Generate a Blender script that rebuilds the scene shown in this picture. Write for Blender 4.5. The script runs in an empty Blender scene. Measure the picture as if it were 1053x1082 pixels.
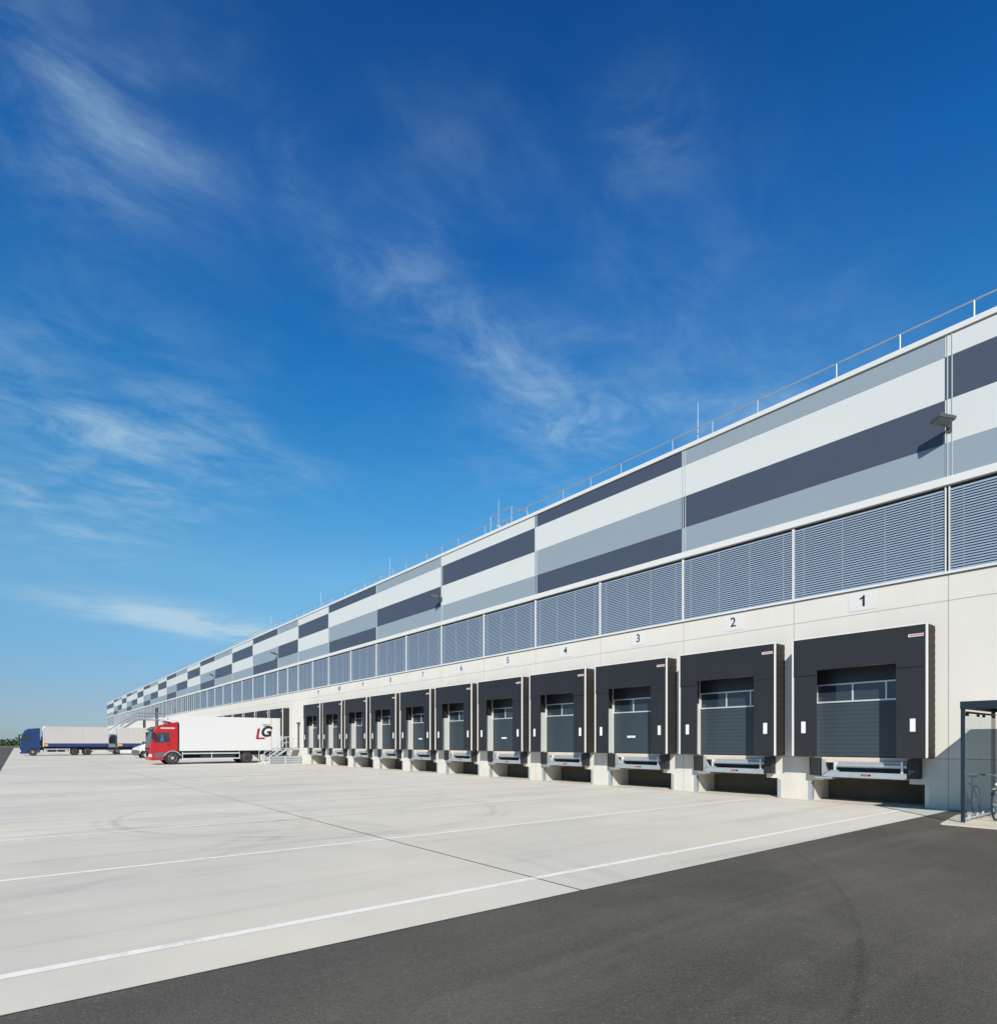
import bpy, bmesh, math, random
from mathutils import Vector, Matrix
random.seed(7)
R = math.radians
scn = bpy.context.scene
col = scn.collection

# ------------------------------------------------------------------ camera
cam_d = bpy.data.cameras.new("camera")
cam = bpy.data.objects.new("camera", cam_d); col.objects.link(cam)
cam.location = (5.17, -18.95, 1.75)
cam.rotation_euler = (R(90), 0, math.atan2(0.78351, 0.62137))
cam_d.sensor_fit = 'HORIZONTAL'; cam_d.sensor_width = 36.0
cam_d.lens = 36.0 * 641.2 / 1053.0
cam_d.shift_y = 244.0 / 1053.0
cam_d.clip_start = 0.1; cam_d.clip_end = 6000
scn.camera = cam

# ------------------------------------------------------------------ sky and sun
SUN = Vector((0.97, -1.0, 0.93)).normalized()
w = bpy.data.worlds.new("World"); scn.world = w; w.use_nodes = True
nt = w.node_tree; nt.nodes.clear()
def N(t, kind, **kw):
    n = t.nodes.new(kind)
    for k, v in kw.items():
        setattr(n, k, v)
    return n
def L(t, a, b): t.links.new(a, b)
def M(t, op, a, b=None, c=None, clamp=False):
    n = N(t, 'ShaderNodeMath', operation=op); n.use_clamp = clamp
    for i, v in enumerate((a, b, c)):
        if v is None: continue
        if isinstance(v, (int, float)): n.inputs[i].default_value = v
        else: L(t, v, n.inputs[i])
    return n.outputs[0]
out = N(nt, 'ShaderNodeOutputWorld'); bg = N(nt, 'ShaderNodeBackground')
L(nt, bg.outputs[0], out.inputs[0])
sky = N(nt, 'ShaderNodeTexSky', sky_type='NISHITA', sun_disc=False)
sky.sun_elevation = math.asin(SUN.z); sky.sun_rotation = math.atan2(SUN.x, SUN.y)
sky.altitude = 600; sky.air_density = 1.0; sky.dust_density = 0.25; sky.ozone_density = 3.0
hsv = N(nt, 'ShaderNodeHueSaturation'); hsv.inputs['Saturation'].default_value = 1.2
hsv.inputs['Hue'].default_value = 0.492
L(nt, sky.outputs[0], hsv.inputs['Color'])
def skytint(vec_z):
    cr = N(nt, 'ShaderNodeValToRGB'); el = cr.color_ramp.elements
    stops = [(0.0, (0.40, 0.56, 0.90)), (0.06, (0.60, 0.66, 0.83)), (0.25, (1.22, 1.36, 1.28)), (0.37, (0.76, 1.38, 1.50)), (0.48, (0.42, 1.26, 1.62)), (0.64, (0.18, 1.02, 1.66)), (0.78, (0.12, 0.74, 1.34))]
    while len(el) < len(stops): el.new(0.5)
    for e, (p, c) in zip(el, stops): e.position = p; e.color = (c[0] / 1.7, c[1] / 1.7, c[2] / 1.7, 1)
    L(nt, vec_z, cr.inputs[0]); return cr.outputs[0]
# thin cirrus, placed by direction
tc = N(nt, 'ShaderNodeTexCoord'); sep = N(nt, 'ShaderNodeSeparateXYZ'); L(nt, tc.outputs['Generated'], sep.inputs[0])
zz = M(nt, 'MAXIMUM', sep.outputs[2], 0.03)
px = M(nt, 'DIVIDE', sep.outputs[0], zz); py = M(nt, 'DIVIDE', sep.outputs[1], zz)
comb = N(nt, 'ShaderNodeCombineXYZ'); L(nt, px, comb.inputs[0]); L(nt, py, comb.inputs[1])
def noise(t, vec, scale, detail=6, rough=0.6, dist=0.0, sx=1, sy=1, sz=1, rot=0, loc=(0, 0, 0)):
    mp = N(t, 'ShaderNodeMapping'); mp.inputs['Scale'].default_value = (sx, sy, sz)
    mp.inputs['Rotation'].default_value = (0, 0, rot); mp.inputs['Location'].default_value = loc
    L(t, vec, mp.inputs[0])
    n = N(t, 'ShaderNodeTexNoise'); n.inputs['Scale'].default_value = scale
    n.inputs['Detail'].default_value = detail; n.inputs['Roughness'].default_value = rough
    n.inputs['Distortion'].default_value = dist
    L(t, mp.outputs[0], n.inputs['Vector']); return n.outputs[0]
def ramp(t, v, lo, hi, smooth=True):
    n = N(t, 'ShaderNodeMapRange'); n.interpolation_type = 'SMOOTHSTEP' if smooth else 'LINEAR'
    n.inputs['From Min'].default_value = lo; n.inputs['From Max'].default_value = hi
    L(t, v, n.inputs['Value']); return n.outputs[0]
def blob(cx, cy, rx, ry, rot=0.0, amp=1.0):
    dx = M(nt, 'SUBTRACT', px, cx); dy = M(nt, 'SUBTRACT', py, cy)
    c, s = math.cos(rot), math.sin(rot)
    u = M(nt, 'ADD', M(nt, 'MULTIPLY', dx, c / rx), M(nt, 'MULTIPLY', dy, s / rx))
    v = M(nt, 'ADD', M(nt, 'MULTIPLY', dx, -s / ry), M(nt, 'MULTIPLY', dy, c / ry))
    r2 = M(nt, 'ADD', M(nt, 'MULTIPLY', u, u), M(nt, 'MULTIPLY', v, v))
    return M(nt, 'MULTIPLY', M(nt, 'POWER', 2.718, M(nt, 'MULTIPLY', r2, -1.0)), amp)
n1 = noise(nt, comb.outputs[0], 3.4, 10, 0.66, 0.5, sx=1.5, sy=1.0, rot=0.3)
n2 = noise(nt, comb.outputs[0], 2.0, 5, 0.55, 0.3, loc=(3, 1, 0))
wisp = M(nt, 'MULTIPLY', ramp(nt, n1, 0.26, 0.88), ramp(nt, n2, 0.28, 0.66))
band = None
for b in (blob(-1.11, 0.12, 0.22, 0.15, 0.0, 1.15), blob(-1.08, 0.32, 0.12, 0.16, 0.2, 0.6), blob(-1.20, 0.78, 0.13, 0.24, 0.25, 0.85),
          blob(-1.33, 1.28, 0.13, 0.32, 0.2, 0.85), blob(-0.90, 0.62, 0.12, 0.14, 0, 0.55), blob(-0.62, 0.82, 0.10, 0.10, 0, 0.3),
          blob(-0.95, 1.55, 0.34, 0.55, 0.2, 0.75), blob(-1.55, 1.7, 0.35, 0.6, 0.2, 0.5), blob(-1.9, 2.6, 0.6, 0.8, 0, 0.5), blob(-3.0, 0.15, 1.0, 0.5, 0, 1.15), blob(-2.3, 0.4, 0.5, 0.5, 0, 0.6)):
    band = b if band is None else M(nt, 'ADD', band, b)
low = M(nt, 'MULTIPLY', blob(-5.65, 1.3, 1.0, 0.50, 2.06, 1.9), ramp(nt, noise(nt, comb.outputs[0], 1.6, 6, 0.6, 0.4, loc=(1, 7, 0)), 0.25, 0.6))
cl = M(nt, 'MULTIPLY', M(nt, 'ADD', M(nt, 'MULTIPLY', wisp, band), M(nt, 'ADD', M(nt, 'MULTIPLY', low, 1.15), M(nt, 'ADD', blob(-1.0, 1.7, 0.5, 0.7, 0.1, 0.09), blob(-1.12, 0.25, 0.25, 0.25, 0.1, 0.04)))), 0.75, clamp=True)
mixc = N(nt, 'ShaderNodeMix', data_type='RGBA')
vm = N(nt, 'ShaderNodeVectorMath', operation='MULTIPLY'); L(nt, hsv.outputs[0], vm.inputs[0]); L(nt, skytint(sep.outputs[2]), vm.inputs[1])
vs_ = N(nt, 'ShaderNodeVectorMath', operation='SCALE'); L(nt, vm.outputs[0], vs_.inputs[0]); vs_.inputs['Scale'].default_value = 1.7
L(nt, cl, mixc.inputs[0]); L(nt, vs_.outputs[0], mixc.inputs[6])
mixc.inputs[7].default_value = (4.2, 6.2, 7.7, 1)
L(nt, mixc.outputs[2], bg.inputs[0]); bg.inputs[1].default_value = 0.08
sd = bpy.data.lights.new("sun", 'SUN'); sd.energy = 4.6; sd.angle = R(0.53); sd.color = (1.0, 0.95, 0.87)
so = bpy.data.objects.new("sun", sd); col.objects.link(so); so.location = (60, -60, 60)
so.rotation_euler = SUN.to_track_quat('Z', 'Y').to_euler()
scn.view_settings.view_transform = 'Standard'; scn.view_settings.look = 'None'
scn.view_settings.exposure = 0.30; scn.view_settings.gamma = 1.0
scn.view_settings.use_curve_mapping = False

# ------------------------------------------------------------------ materials
def new_mat(name):
    m = bpy.data.materials.new(name); m.use_nodes = True
    t = m.node_tree; t.nodes.clear()
    o = N(t, 'ShaderNodeOutputMaterial'); p = N(t, 'ShaderNodeBsdfPrincipled'); L(t, p.outputs[0], o.inputs[0])
    return m, t, p
def mat(name, c, rough=0.6, metal=0.0, ns=2.0, na=0.06, bump=0.0, bs=40.0, spec=0.5, streak=0.0):
    m, t, p = new_mat(name)
    p.inputs['Roughness'].default_value = rough; p.inputs['Metallic'].default_value = metal
    p.inputs['Specular IOR Level'].default_value = spec
    tcn = N(t, 'ShaderNodeTexCoord'); vec = tcn.outputs['Object']
    f = noise(t, vec, ns, 5, 0.6)
    if streak:
        f2 = noise(t, vec, 1.0, 4, 0.6, sx=3.0, sy=3.0, sz=0.25)
        f = M(t, 'ADD', M(t, 'MULTIPLY', f, 1 - streak), M(t, 'MULTIPLY', f2, streak))
    k = M(t, 'ADD', M(t, 'MULTIPLY', M(t, 'SUBTRACT', f, 0.5), 2 * na * 2), 1.0)
    mx = N(t, 'ShaderNodeMix', data_type='RGBA', blend_type='MULTIPLY'); mx.inputs[0].default_value = 1
    mx.inputs[6].default_value = (*c, 1); L(t, k, mx.inputs[7]); L(t, mx.outputs[2], p.inputs['Base Color'])
    if bump:
        b = N(t, 'ShaderNodeBump'); b.inputs['Strength'].default_value = bump; b.inputs['Distance'].default_value = 0.01
        L(t, noise(t, vec, bs, 3, 0.6), b.inputs['Height']); L(t, b.outputs[0], p.inputs['Normal'])
    return m
def glass_mat(name, tint=(0.75, 0.85, 0.82), refl=1.0):
    m = bpy.data.materials.new(name); m.use_nodes = True; t = m.node_tree; t.nodes.clear()
    o = N(t, 'ShaderNodeOutputMaterial'); tr = N(t, 'ShaderNodeBsdfTransparent'); g = N(t, 'ShaderNodeBsdfGlossy')
    tr.inputs[0].default_value = (*tint, 1); g.inputs['Roughness'].default_value = 0.01
    fr = N(t, 'ShaderNodeFresnel'); fr.inputs[0].default_value = 1.5
    mx = N(t, 'ShaderNodeMixShader'); ge = N(t, 'ShaderNodeNewGeometry'); L(t, M(t, 'MULTIPLY', M(t, 'MULTIPLY', fr.outputs[0], refl), M(t, 'SUBTRACT', 1.0, ge.outputs['Backfacing']), clamp=True), mx.inputs[0])
    L(t, tr.outputs[0], mx.inputs[1]); L(t, g.outputs[0], mx.inputs[2]); L(t, mx.outputs[0], o.inputs[0]); return m

def concrete_yard():
    m, t, p = new_mat("yard_concrete"); p.inputs['Roughness'].default_value = 0.8
    tcn = N(t, 'ShaderNodeTexCoord'); vec = tcn.outputs['Object']
    big = noise(t, vec, 0.12, 4, 0.55); mid = noise(t, vec, 0.9, 6, 0.65)
    st = noise(t, vec, 0.7, 5, 0.6, 0.6, sx=1.6, sy=0.12, rot=0.12); st2 = noise(t, vec, 0.9, 5, 0.6, 0.5, sx=1.2, sy=0.12, rot=-0.35)
    fine = noise(t, vec, 45, 4, 0.7); stain = noise(t, vec, 2.2, 6, 0.7)
    k = M(t, 'ADD', 1.0, M(t, 'MULTIPLY', M(t, 'SUBTRACT', big, 0.5), 0.34))
    k = M(t, 'ADD', k, M(t, 'MULTIPLY', M(t, 'SUBTRACT', mid, 0.5), 0.20))
    k = M(t, 'ADD', k, M(t, 'MULTIPLY', M(t, 'SUBTRACT', fine, 0.5), 0.10))
    k = M(t, 'SUBTRACT', k, M(t, 'MULTIPLY', ramp(t, st, 0.50, 0.72), 0.13))
    k = M(t, 'SUBTRACT', k, M(t, 'MULTIPLY', ramp(t, st2, 0.50, 0.72), 0.10))
    k = M(t, 'SUBTRACT', k, M(t, 'MULTIPLY', ramp(t, stain, 0.68, 0.80), 0.10))
    # curved tyre marks left by turning trucks
    sp = N(t, 'ShaderNodeSeparateXYZ'); L(t, vec, sp.inputs[0])
    for cx, cy, r, wd, a in ((-10.0, -12.8, 4.5, 0.16, 0.22), (-10.0, -12.8, 4.85, 0.12, 0.14), (-16, -14, 7.5, 0.18, 0.16), (-3, -26, 13.5, 0.24, 0.14), (-3, -26, 13.0, 0.2, 0.10), (-30, -20, 11, 0.28, 0.14),
                              (-34, -18, 14.0, 0.3, 0.12), (-12, -22, 9.0, 0.25, 0.12), (-12, -22, 8.4, 0.2, 0.09), (-52, -24, 15.0, 0.35, 0.12)):
        dx = M(t, 'SUBTRACT', sp.outputs[0], cx); dy = M(t, 'SUBTRACT', sp.outputs[1], cy)
        d = M(t, 'SQRT', M(t, 'ADD', M(t, 'MULTIPLY', dx, dx), M(t, 'MULTIPLY', dy, dy)))
        q = M(t, 'SUBTRACT', 1.0, M(t, 'DIVIDE', M(t, 'ABSOLUTE', M(t, 'SUBTRACT', d, r)), wd), clamp=True)
        q = M(t, 'MULTIPLY', q, ramp(t, mid, 0.40, 0.62))
        k = M(t, 'SUBTRACT', k, M(t, 'MULTIPLY', q, a))
    bx = M(t, 'FLOOR', M(t, 'DIVIDE', M(t, 'ADD', sp.outputs[0], 0.66), 4.06)); by = M(t, 'GREATER_THAN', sp.outputs[1], -13.72)
    wn = N(t, 'ShaderNodeTexWhiteNoise', noise_dimensions='2D'); cb = N(t, 'ShaderNodeCombineXYZ'); L(t, bx, cb.inputs[0]); L(t, by, cb.inputs[1]); L(t, cb.outputs[0], wn.inputs['Vector'])
    k = M(t, 'ADD', k, M(t, 'MULTIPLY', M(t, 'SUBTRACT', wn.outputs[0], 0.5), 0.07))
    # oil drips and patches
    vo = N(t, 'ShaderNodeTexVoronoi'); vo.inputs['Scale'].default_value = 0.42; vo.inputs['Randomness'].default_value = 1.0; L(t, vec, vo.inputs['Vector'])
    sv = N(t, 'ShaderNodeSeparateXYZ'); L(t, vo.outputs['Color'], sv.inputs[0])
    rad = M(t, 'MULTIPLY', M(t, 'MULTIPLY', sv.outputs[0], sv.outputs[0]), 0.12)
    spot = M(t, 'SUBTRACT', 1.0, M(t, 'DIVIDE', M(t, 'ADD', vo.outputs['Distance'], M(t, 'MULTIPLY', M(t, 'SUBTRACT', stain, 0.5), 0.12)), M(t, 'ADD', rad, 0.012)), clamp=True)
    k = M(t, 'SUBTRACT', k, M(t, 'MULTIPLY', M(t, 'MULTIPLY', ramp(t, spot, 0.0, 0.6), M(t, 'GREATER_THAN', sv.outputs[1], 0.45)), 0.16))
    mx = N(t, 'ShaderNodeMix', data_type='RGBA', blend_type='MULTIPLY'); mx.inputs[0].default_value = 1
    cm = N(t, 'ShaderNodeMix', data_type='RGBA'); L(t, ramp(t, noise(t, vec, 0.25, 3, 0.5, loc=(5, 2, 0)), 0.35, 0.65), cm.inputs[0])
    cm.inputs[6].default_value = (0.635, 0.575, 0.45, 1); cm.inputs[7].default_value = (0.585, 0.545, 0.445, 1)
    dm_ = N(t, 'ShaderNodeMix', data_type='RGBA'); L(t, cm.outputs[2], dm_.inputs[6]); dm_.inputs[7].default_value = (0.64, 0.595, 0.50, 1)
    L(t, M(t, 'MULTIPLY', ramp(t, M(t, 'ADD', sp.outputs[1], M(t, 'MULTIPLY', mid, 4.0)), -9.0, 0.5), 0.85), dm_.inputs[0])
    L(t, dm_.outputs[2], mx.inputs[6]); L(t, k, mx.inputs[7]); L(t, mx.outputs[2], p.inputs['Base Color'])
    b = N(t, 'ShaderNodeBump'); b.inputs['Strength'].default_value = 0.15; b.inputs['Distance'].default_value = 0.01
    L(t, fine, b.inputs['Height']); L(t, b.outputs[0], p.inputs['Normal']); return m
def worn_line():
    m = mat('white_road_paint', (0.86, 0.80, 0.69), 0.6, ns=3, na=0.06); t = m.node_tree
    p = [n for n in t.nodes if n.type == 'BSDF_PRINCIPLED'][0]; o = [n for n in t.nodes if n.type == 'OUTPUT_MATERIAL'][0]
    tcn = N(t, 'ShaderNodeTexCoord'); v = tcn.outputs['Object']
    a = ramp(t, M(t, 'ADD', M(t, 'MULTIPLY', noise(t, v, 9, 5, 0.7), 0.6), M(t, 'MULTIPLY', noise(t, v, 0.7, 3, 0.6), 0.4)), 0.40, 0.50)
    tr = N(t, 'ShaderNodeBsdfTransparent'); mx = N(t, 'ShaderNodeMixShader'); L(t, M(t, 'ADD', M(t, 'MULTIPLY', a, 0.20), 0.78, clamp=True), mx.inputs[0])
    L(t, tr.outputs[0], mx.inputs[1]); L(t, p.outputs[0], mx.inputs[2]); L(t, mx.outputs[0], o.inputs[0]); return m
def asphalt_mat():
    m, t, p = new_mat("asphalt"); p.inputs['Roughness'].default_value = 0.75; p.inputs['Specular IOR Level'].default_value = 0.35
    tcn = N(t, 'ShaderNodeTexCoord'); vec = tcn.outputs['Object']
    v = N(t, 'ShaderNodeTexVoronoi'); v.inputs['Scale'].default_value = 75.0; L(t, vec, v.inputs['Vector'])
    sepc = N(t, 'ShaderNodeSeparateXYZ'); L(t, v.outputs['Color'], sepc.inputs[0])
    fine = noise(t, vec, 30, 5, 0.75); mid = noise(t, vec, 1.6, 6, 0.65); big = noise(t, vec, 0.22, 4, 0.55)
    st = noise(t, vec, 0.9, 5, 0.6, 0.8, sx=1.3, sy=0.16, rot=0.5)
    k = M(t, 'ADD', 0.72, M(t, 'MULTIPLY', sepc.outputs[0], 0.34))
    k = M(t, 'ADD', k, M(t, 'MULTIPLY', ramp(t, sepc.outputs[1], 0.97, 1.0), 0.6))
    k = M(t, 'ADD', k, M(t, 'MULTIPLY', M(t, 'SUBTRACT', fine, 0.5), 0.45))
    k = M(t, 'ADD', k, M(t, 'MULTIPLY', M(t, 'SUBTRACT', mid, 0.5), 0.30))
    k = M(t, 'ADD', k, M(t, 'MULTIPLY', M(t, 'SUBTRACT', big, 0.5), 1.0))
    k = M(t, 'ADD', k, M(t, 'MULTIPLY', ramp(t, st, 0.50, 0.72), 0.22))
    sp = N(t, 'ShaderNodeSeparateXYZ'); L(t, vec, sp.inputs[0])
    for cx, cy, r, wd, a in ((-10.2, -18.6, 14.25, 0.06, 0.25), (-10.2, -18.6, 13.85, 0.30, -0.12), (-10.2, -18.6, 16.1, 0.10, 0.14), (3.0, -30.0, 17.0, 0.35, -0.10)):
        dx = M(t, 'SUBTRACT', sp.outputs[0], cx); dy = M(t, 'SUBTRACT', sp.outputs[1], cy)
        d = M(t, 'SQRT', M(t, 'ADD', M(t, 'MULTIPLY', dx, dx), M(t, 'MULTIPLY', dy, dy)))
        q = M(t, 'SUBTRACT', 1.0, M(t, 'DIVIDE', M(t, 'ABSOLUTE', M(t, 'SUBTRACT', d, r)), wd), clamp=True)
        k = M(t, 'SUBTRACT', k, M(t, 'MULTIPLY', M(t, 'MULTIPLY', q, ramp(t, mid, 0.35, 0.6)), a))
    mx = N(t, 'ShaderNodeMix', data_type='RGBA', blend_type='MULTIPLY'); mx.inputs[0].default_value = 1
    mx.inputs[6].default_value = (0.098, 0.087, 0.065, 1); L(t, M(t, 'MAXIMUM', k, 0.15), mx.inputs[7]); L(t, mx.outputs[2], p.inputs['Base Color'])
    b = N(t, 'ShaderNodeBump'); b.inputs['Strength'].default_value = 0.35; b.inputs['Distance'].default_value = 0.01
    L(t, M(t, 'ADD', fine, v.outputs['Distance']), b.inputs['Height']); L(t, b.outputs[0], p.inputs['Normal']); return m
MT = {
 'yard': concrete_yard(), 'asphalt': asphalt_mat(),
 'apron': mat('apron_concrete', (0.56, 0.49, 0.385), 0.85, ns=0.8, na=0.12, bump=0.2),
 'line': worn_line(),
 'joint': mat('joint_sealant', (0.07, 0.068, 0.06), 0.8),
 'grass': mat('dry_grass', (0.12, 0.13, 0.045), 0.9, ns=0.05, na=0.3),
 'wall': mat('cream_concrete', (0.60, 0.57, 0.51), 0.75, ns=0.7, na=0.05, bump=0.05, streak=0.4),
 'pier': mat('plain_concrete', (0.56, 0.53, 0.465), 0.8, ns=1.6, na=0.13, bump=0.12, streak=0.5),
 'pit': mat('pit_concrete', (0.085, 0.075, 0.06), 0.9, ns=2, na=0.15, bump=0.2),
 'groove': mat('wall_joint', (0.30, 0.27, 0.23), 0.9),
 'p_white': mat('cladding_white', (0.55, 0.565, 0.545), 0.45, ns=0.4, na=0.012),
 'p_grey': mat('cladding_light_grey', (0.235, 0.285, 0.32), 0.45, ns=0.4, na=0.015),
 'p_dark': mat('cladding_slate', (0.053, 0.064, 0.093), 0.45, ns=0.4, na=0.02),
 'core': mat('dark_backing', (0.03, 0.03, 0.035), 0.8),
 'trim': mat('white_trim', (0.62, 0.61, 0.575), 0.4, ns=1, na=0.015),
 'strip': mat('pale_cover_strip', (0.40, 0.45, 0.46), 0.4, ns=1, na=0.02),
 'slat': mat('aluminium_slat', (0.345, 0.43, 0.52), 0.38, 0.4, ns=1.5, na=0.03),
 'slatgap': mat('window_behind_blind', (0.06, 0.075, 0.095), 0.2),
 'cord': mat('blind_guide', (0.36, 0.39, 0.42), 0.5),
 'glass': mat('window_glass', (0.025, 0.035, 0.05), 0.04, spec=0.9),
 'winback': mat('office_interior', (0.42, 0.38, 0.31), 0.8, ns=0.5, na=0.3),
 'galv': mat('galvanised_steel', (0.46, 0.49, 0.50), 0.42, 0.55, ns=5, na=0.10),
 'alu': mat('aluminium', (0.66, 0.68, 0.70), 0.35, 0.45, ns=3, na=0.03),
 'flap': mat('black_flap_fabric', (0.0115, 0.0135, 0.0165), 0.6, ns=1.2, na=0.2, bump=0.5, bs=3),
 'bellow': mat('brown_black_curtain', (0.021, 0.016, 0.012), 0.75, ns=2, na=0.15),
 'rubber': mat('black_rubber', (0.014, 0.014, 0.014), 0.6, ns=8, na=0.2, bump=0.1),
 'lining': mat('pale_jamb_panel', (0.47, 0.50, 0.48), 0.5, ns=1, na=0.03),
 'door': mat('grey_green_door', (0.034, 0.049, 0.061), 0.45, ns=1, na=0.05),
 'doordk': mat('dark_door_panel', (0.018, 0.022, 0.03), 0.45, ns=1, na=0.05),
 'white': mat('white_sign', (0.70, 0.70, 0.70), 0.4, ns=4, na=0.01),
 'plate': mat('number_plate_white', (0.615, 0.60, 0.575), 0.4, ns=4, na=0.01),
 'ink': mat('dark_ink', (0.012, 0.012, 0.016), 0.5), 'tagred': mat('red_print', (0.50, 0.10, 0.06), 0.5),
 'steelblue': mat('anthracite_steel', (0.013, 0.022, 0.033), 0.35, ns=2, na=0.05),
 'paver': mat('pale_slab', (0.56, 0.51, 0.40), 0.85, ns=3, na=0.08, bump=0.2),
 'lampbody': mat('lamp_grey_green', (0.075, 0.095, 0.085), 0.45, 0.3, ns=6, na=0.1),
 'lampglass': mat('lamp_glass', (0.20, 0.22, 0.21), 0.15),
 'red': mat('red_truck_paint', (0.40, 0.009, 0.011), 0.3, ns=2, na=0.04, spec=0.7),
 'boxwhite': mat('white_box_panel', (0.58, 0.575, 0.56), 0.4, ns=0.6, na=0.015),
 'chassis': mat('black_chassis', (0.015, 0.015, 0.016), 0.6), 'tyre': mat('tyre_rubber', (0.018, 0.018, 0.018), 0.8, ns=8, na=0.15),
 'rim': mat('grey_rim', (0.42, 0.42, 0.42), 0.4, 0.4), 'blue': mat('blue_truck_paint', (0.007, 0.030, 0.115), 0.3, ns=2, na=0.05, spec=0.7),
 'tarp': mat('beige_grey_tarpaulin', (0.43, 0.405, 0.385), 0.6, ns=0.8, na=0.05, bump=0.15, bs=1.2, streak=0.6),
 'tarpblue': mat('blue_side_board', (0.010, 0.030, 0.13), 0.45, ns=2, na=0.06),
 'orange': mat('orange_plate', (0.75, 0.26, 0.03), 0.5), 'silver': mat('silver_cab_paint', (0.34, 0.36, 0.38), 0.3, 0.4),
 'vanwhite': mat('white_van_paint', (0.66, 0.66, 0.65), 0.25, spec=0.7), 'vangrey': mat('grey_plastic', (0.10, 0.10, 0.10), 0.6),
 'cabglass': mat('cab_glass', (0.018, 0.028, 0.034), 0.05, spec=0.9), 'lampclear': mat('headlamp', (0.7, 0.7, 0.7), 0.1, 0.3),
 'seat': mat('blue_cab_seat', (0.05, 0.10, 0.30), 0.7), 'chrome': mat('chrome', (0.75, 0.75, 0.75), 0.15, 1.0),
 'leaf': mat('tree_leaves', (0.045, 0.075, 0.022), 0.7, ns=0.1, na=0.35), 'bark': mat('bark', (0.08, 0.06, 0.04), 0.9),
 'bluebike': mat('bike_paint', (0.10, 0.03, 0.10), 0.3), 'roof': mat('roof_membrane', (0.35, 0.35, 0.34), 0.9),
 'logored': mat('logo_red', (0.30, 0.012, 0.03), 0.4), 'steelgrey': mat('grey_painted_steel', (0.20, 0.23, 0.26), 0.5, ns=2, na=0.06),
 'clear': glass_mat('shelter_glass', (0.89, 0.955, 0.945), 1.5),
}

# ------------------------------------------------------------------ mesh helpers
class MB:
    def __init__(s): s.v = []; s.f = []; s.m = []; s.mi = 0; s.mats = []
    def use(s, key):
        if key not in s.mats: s.mats.append(key)
        s.mi = s.mats.index(key); return s
    def add(s, vs, fs):
        o = len(s.v); s.v += [tuple(v) for v in vs]
        for f in fs: s.f.append(tuple(o + i for i in f)); s.m.append(s.mi)
        return s
    def box(s, x0, x1, y0, y1, z0, z1):
        return s.add([(x0, y0, z0), (x1, y0, z0), (x1, y1, z0), (x0, y1, z0), (x0, y0, z1), (x1, y0, z1), (x1, y1, z1), (x0, y1, z1)],
                     [(0, 3, 2, 1), (4, 5, 6, 7), (0, 1, 5, 4), (1, 2, 6, 5), (2, 3, 7, 6), (3, 0, 4, 7)])
    def prism(s, pts, a, b, axis='x'):
        n = len(pts)
        def P(p, t):
            return (t, p[0], p[1]) if axis == 'x' else ((p[0], t, p[1]) if axis == 'y' else (p[0], p[1], t))
        vs = [P(p, a) for p in pts] + [P(p, b) for p in pts]
        fs = [tuple(range(n))[::-1], tuple(range(n, 2 * n))] + [(i, (i + 1) % n, n + (i + 1) % n, n + i) for i in range(n)]
        return s.add(vs, fs)
    def tube(s, p0, p1, r, n=8, r1=None):
        p0 = Vector(p0); p1 = Vector(p1); r1 = r if r1 is None else r1
        q = (p1 - p0).to_track_quat('Z', 'Y')
        vs = []
        for p, rr in ((p0, r), (p1, r1)):
            for i in range(n):
                a = 2 * math.pi * i / n; vs.append(p + q @ Vector((rr * math.cos(a), rr * math.sin(a), 0)))
        return s.add(vs, [tuple(range(n))[::-1], tuple(range(n, 2 * n))] + [(i, (i + 1) % n, n + (i + 1) % n, n + i) for i in range(n)])
    def path(s, pts, r, n=8):
        for a, b in zip(pts, pts[1:]): s.tube(a, b, r, n)
        return s
    def lathe(s, prof, c, axis='x', n=24):
        # prof: list of (offset along axis, radius)
        vs = []
        for t, r in prof:
            for i in range(n):
                a = 2 * math.pi * i / n; u, v = r * math.cos(a), r * math.sin(a)
                vs.append((c[0] + t, c[1] + u, c[2] + v) if axis == 'x' else (c[0] + u, c[1] + t, c[2] + v) if axis == 'y' else (c[0] + u, c[1] + v, c[2] + t))
        fs = []
        for j in range(len(prof) - 1):
            for i in range(n):
                fs.append((j * n + i, j * n + (i + 1) % n, (j + 1) * n + (i + 1) % n, (j + 1) * n + i))
        fs += [tuple(range(n))[::-1], tuple(range((len(prof) - 1) * n, len(prof) * n))]
        return s.add(vs, fs)
    def mesh(s, name, key=None):
        me = bpy.data.meshes.new(name); me.from_pydata(s.v, [], s.f)
        if s.mats:
            for k in s.mats: me.materials.append(MT[k])
            me.polygons.foreach_set('material_index', s.m)
        else: me.materials.append(MT[key])
        bm = bmesh.new(); bm.from_mesh(me); bmesh.ops.recalc_face_normals(bm, faces=bm.faces); bm.to_mesh(me); bm.free()
        me.update(); return me
    def build(s, name, key=None, parent=None, bevel=0.0, smooth=False, loc=None):
        me = s.mesh(name, key); o = bpy.data.objects.new(name, me); col.objects.link(o)
        if parent: o.parent = parent
        if loc: o.location = loc
        if bevel:
            b = o.modifiers.new('bevel', 'BEVEL'); b.width = bevel; b.segments = 2; b.limit_method = 'ANGLE'; b.angle_limit = R(40)
        if smooth:
            me.polygons.foreach_set('use_smooth', [True] * len(me.polygons))
            try: me.set_sharp_from_angle(angle=R(35))
            except Exception: pass
        return o
def tag(o, label=None, cat=None, group=None, kind=None):
    if label: o['label'] = label
    if cat: o['category'] = cat
    if group: o['group'] = group
    if kind: o['kind'] = kind
    return o
def thing(name, label, cat, loc=(0, 0, 0), group=None):
    o = bpy.data.objects.new(name, None); col.objects.link(o); o.location = loc; o.empty_display_size = 0.3
    return tag(o, label, cat, group)
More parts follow.
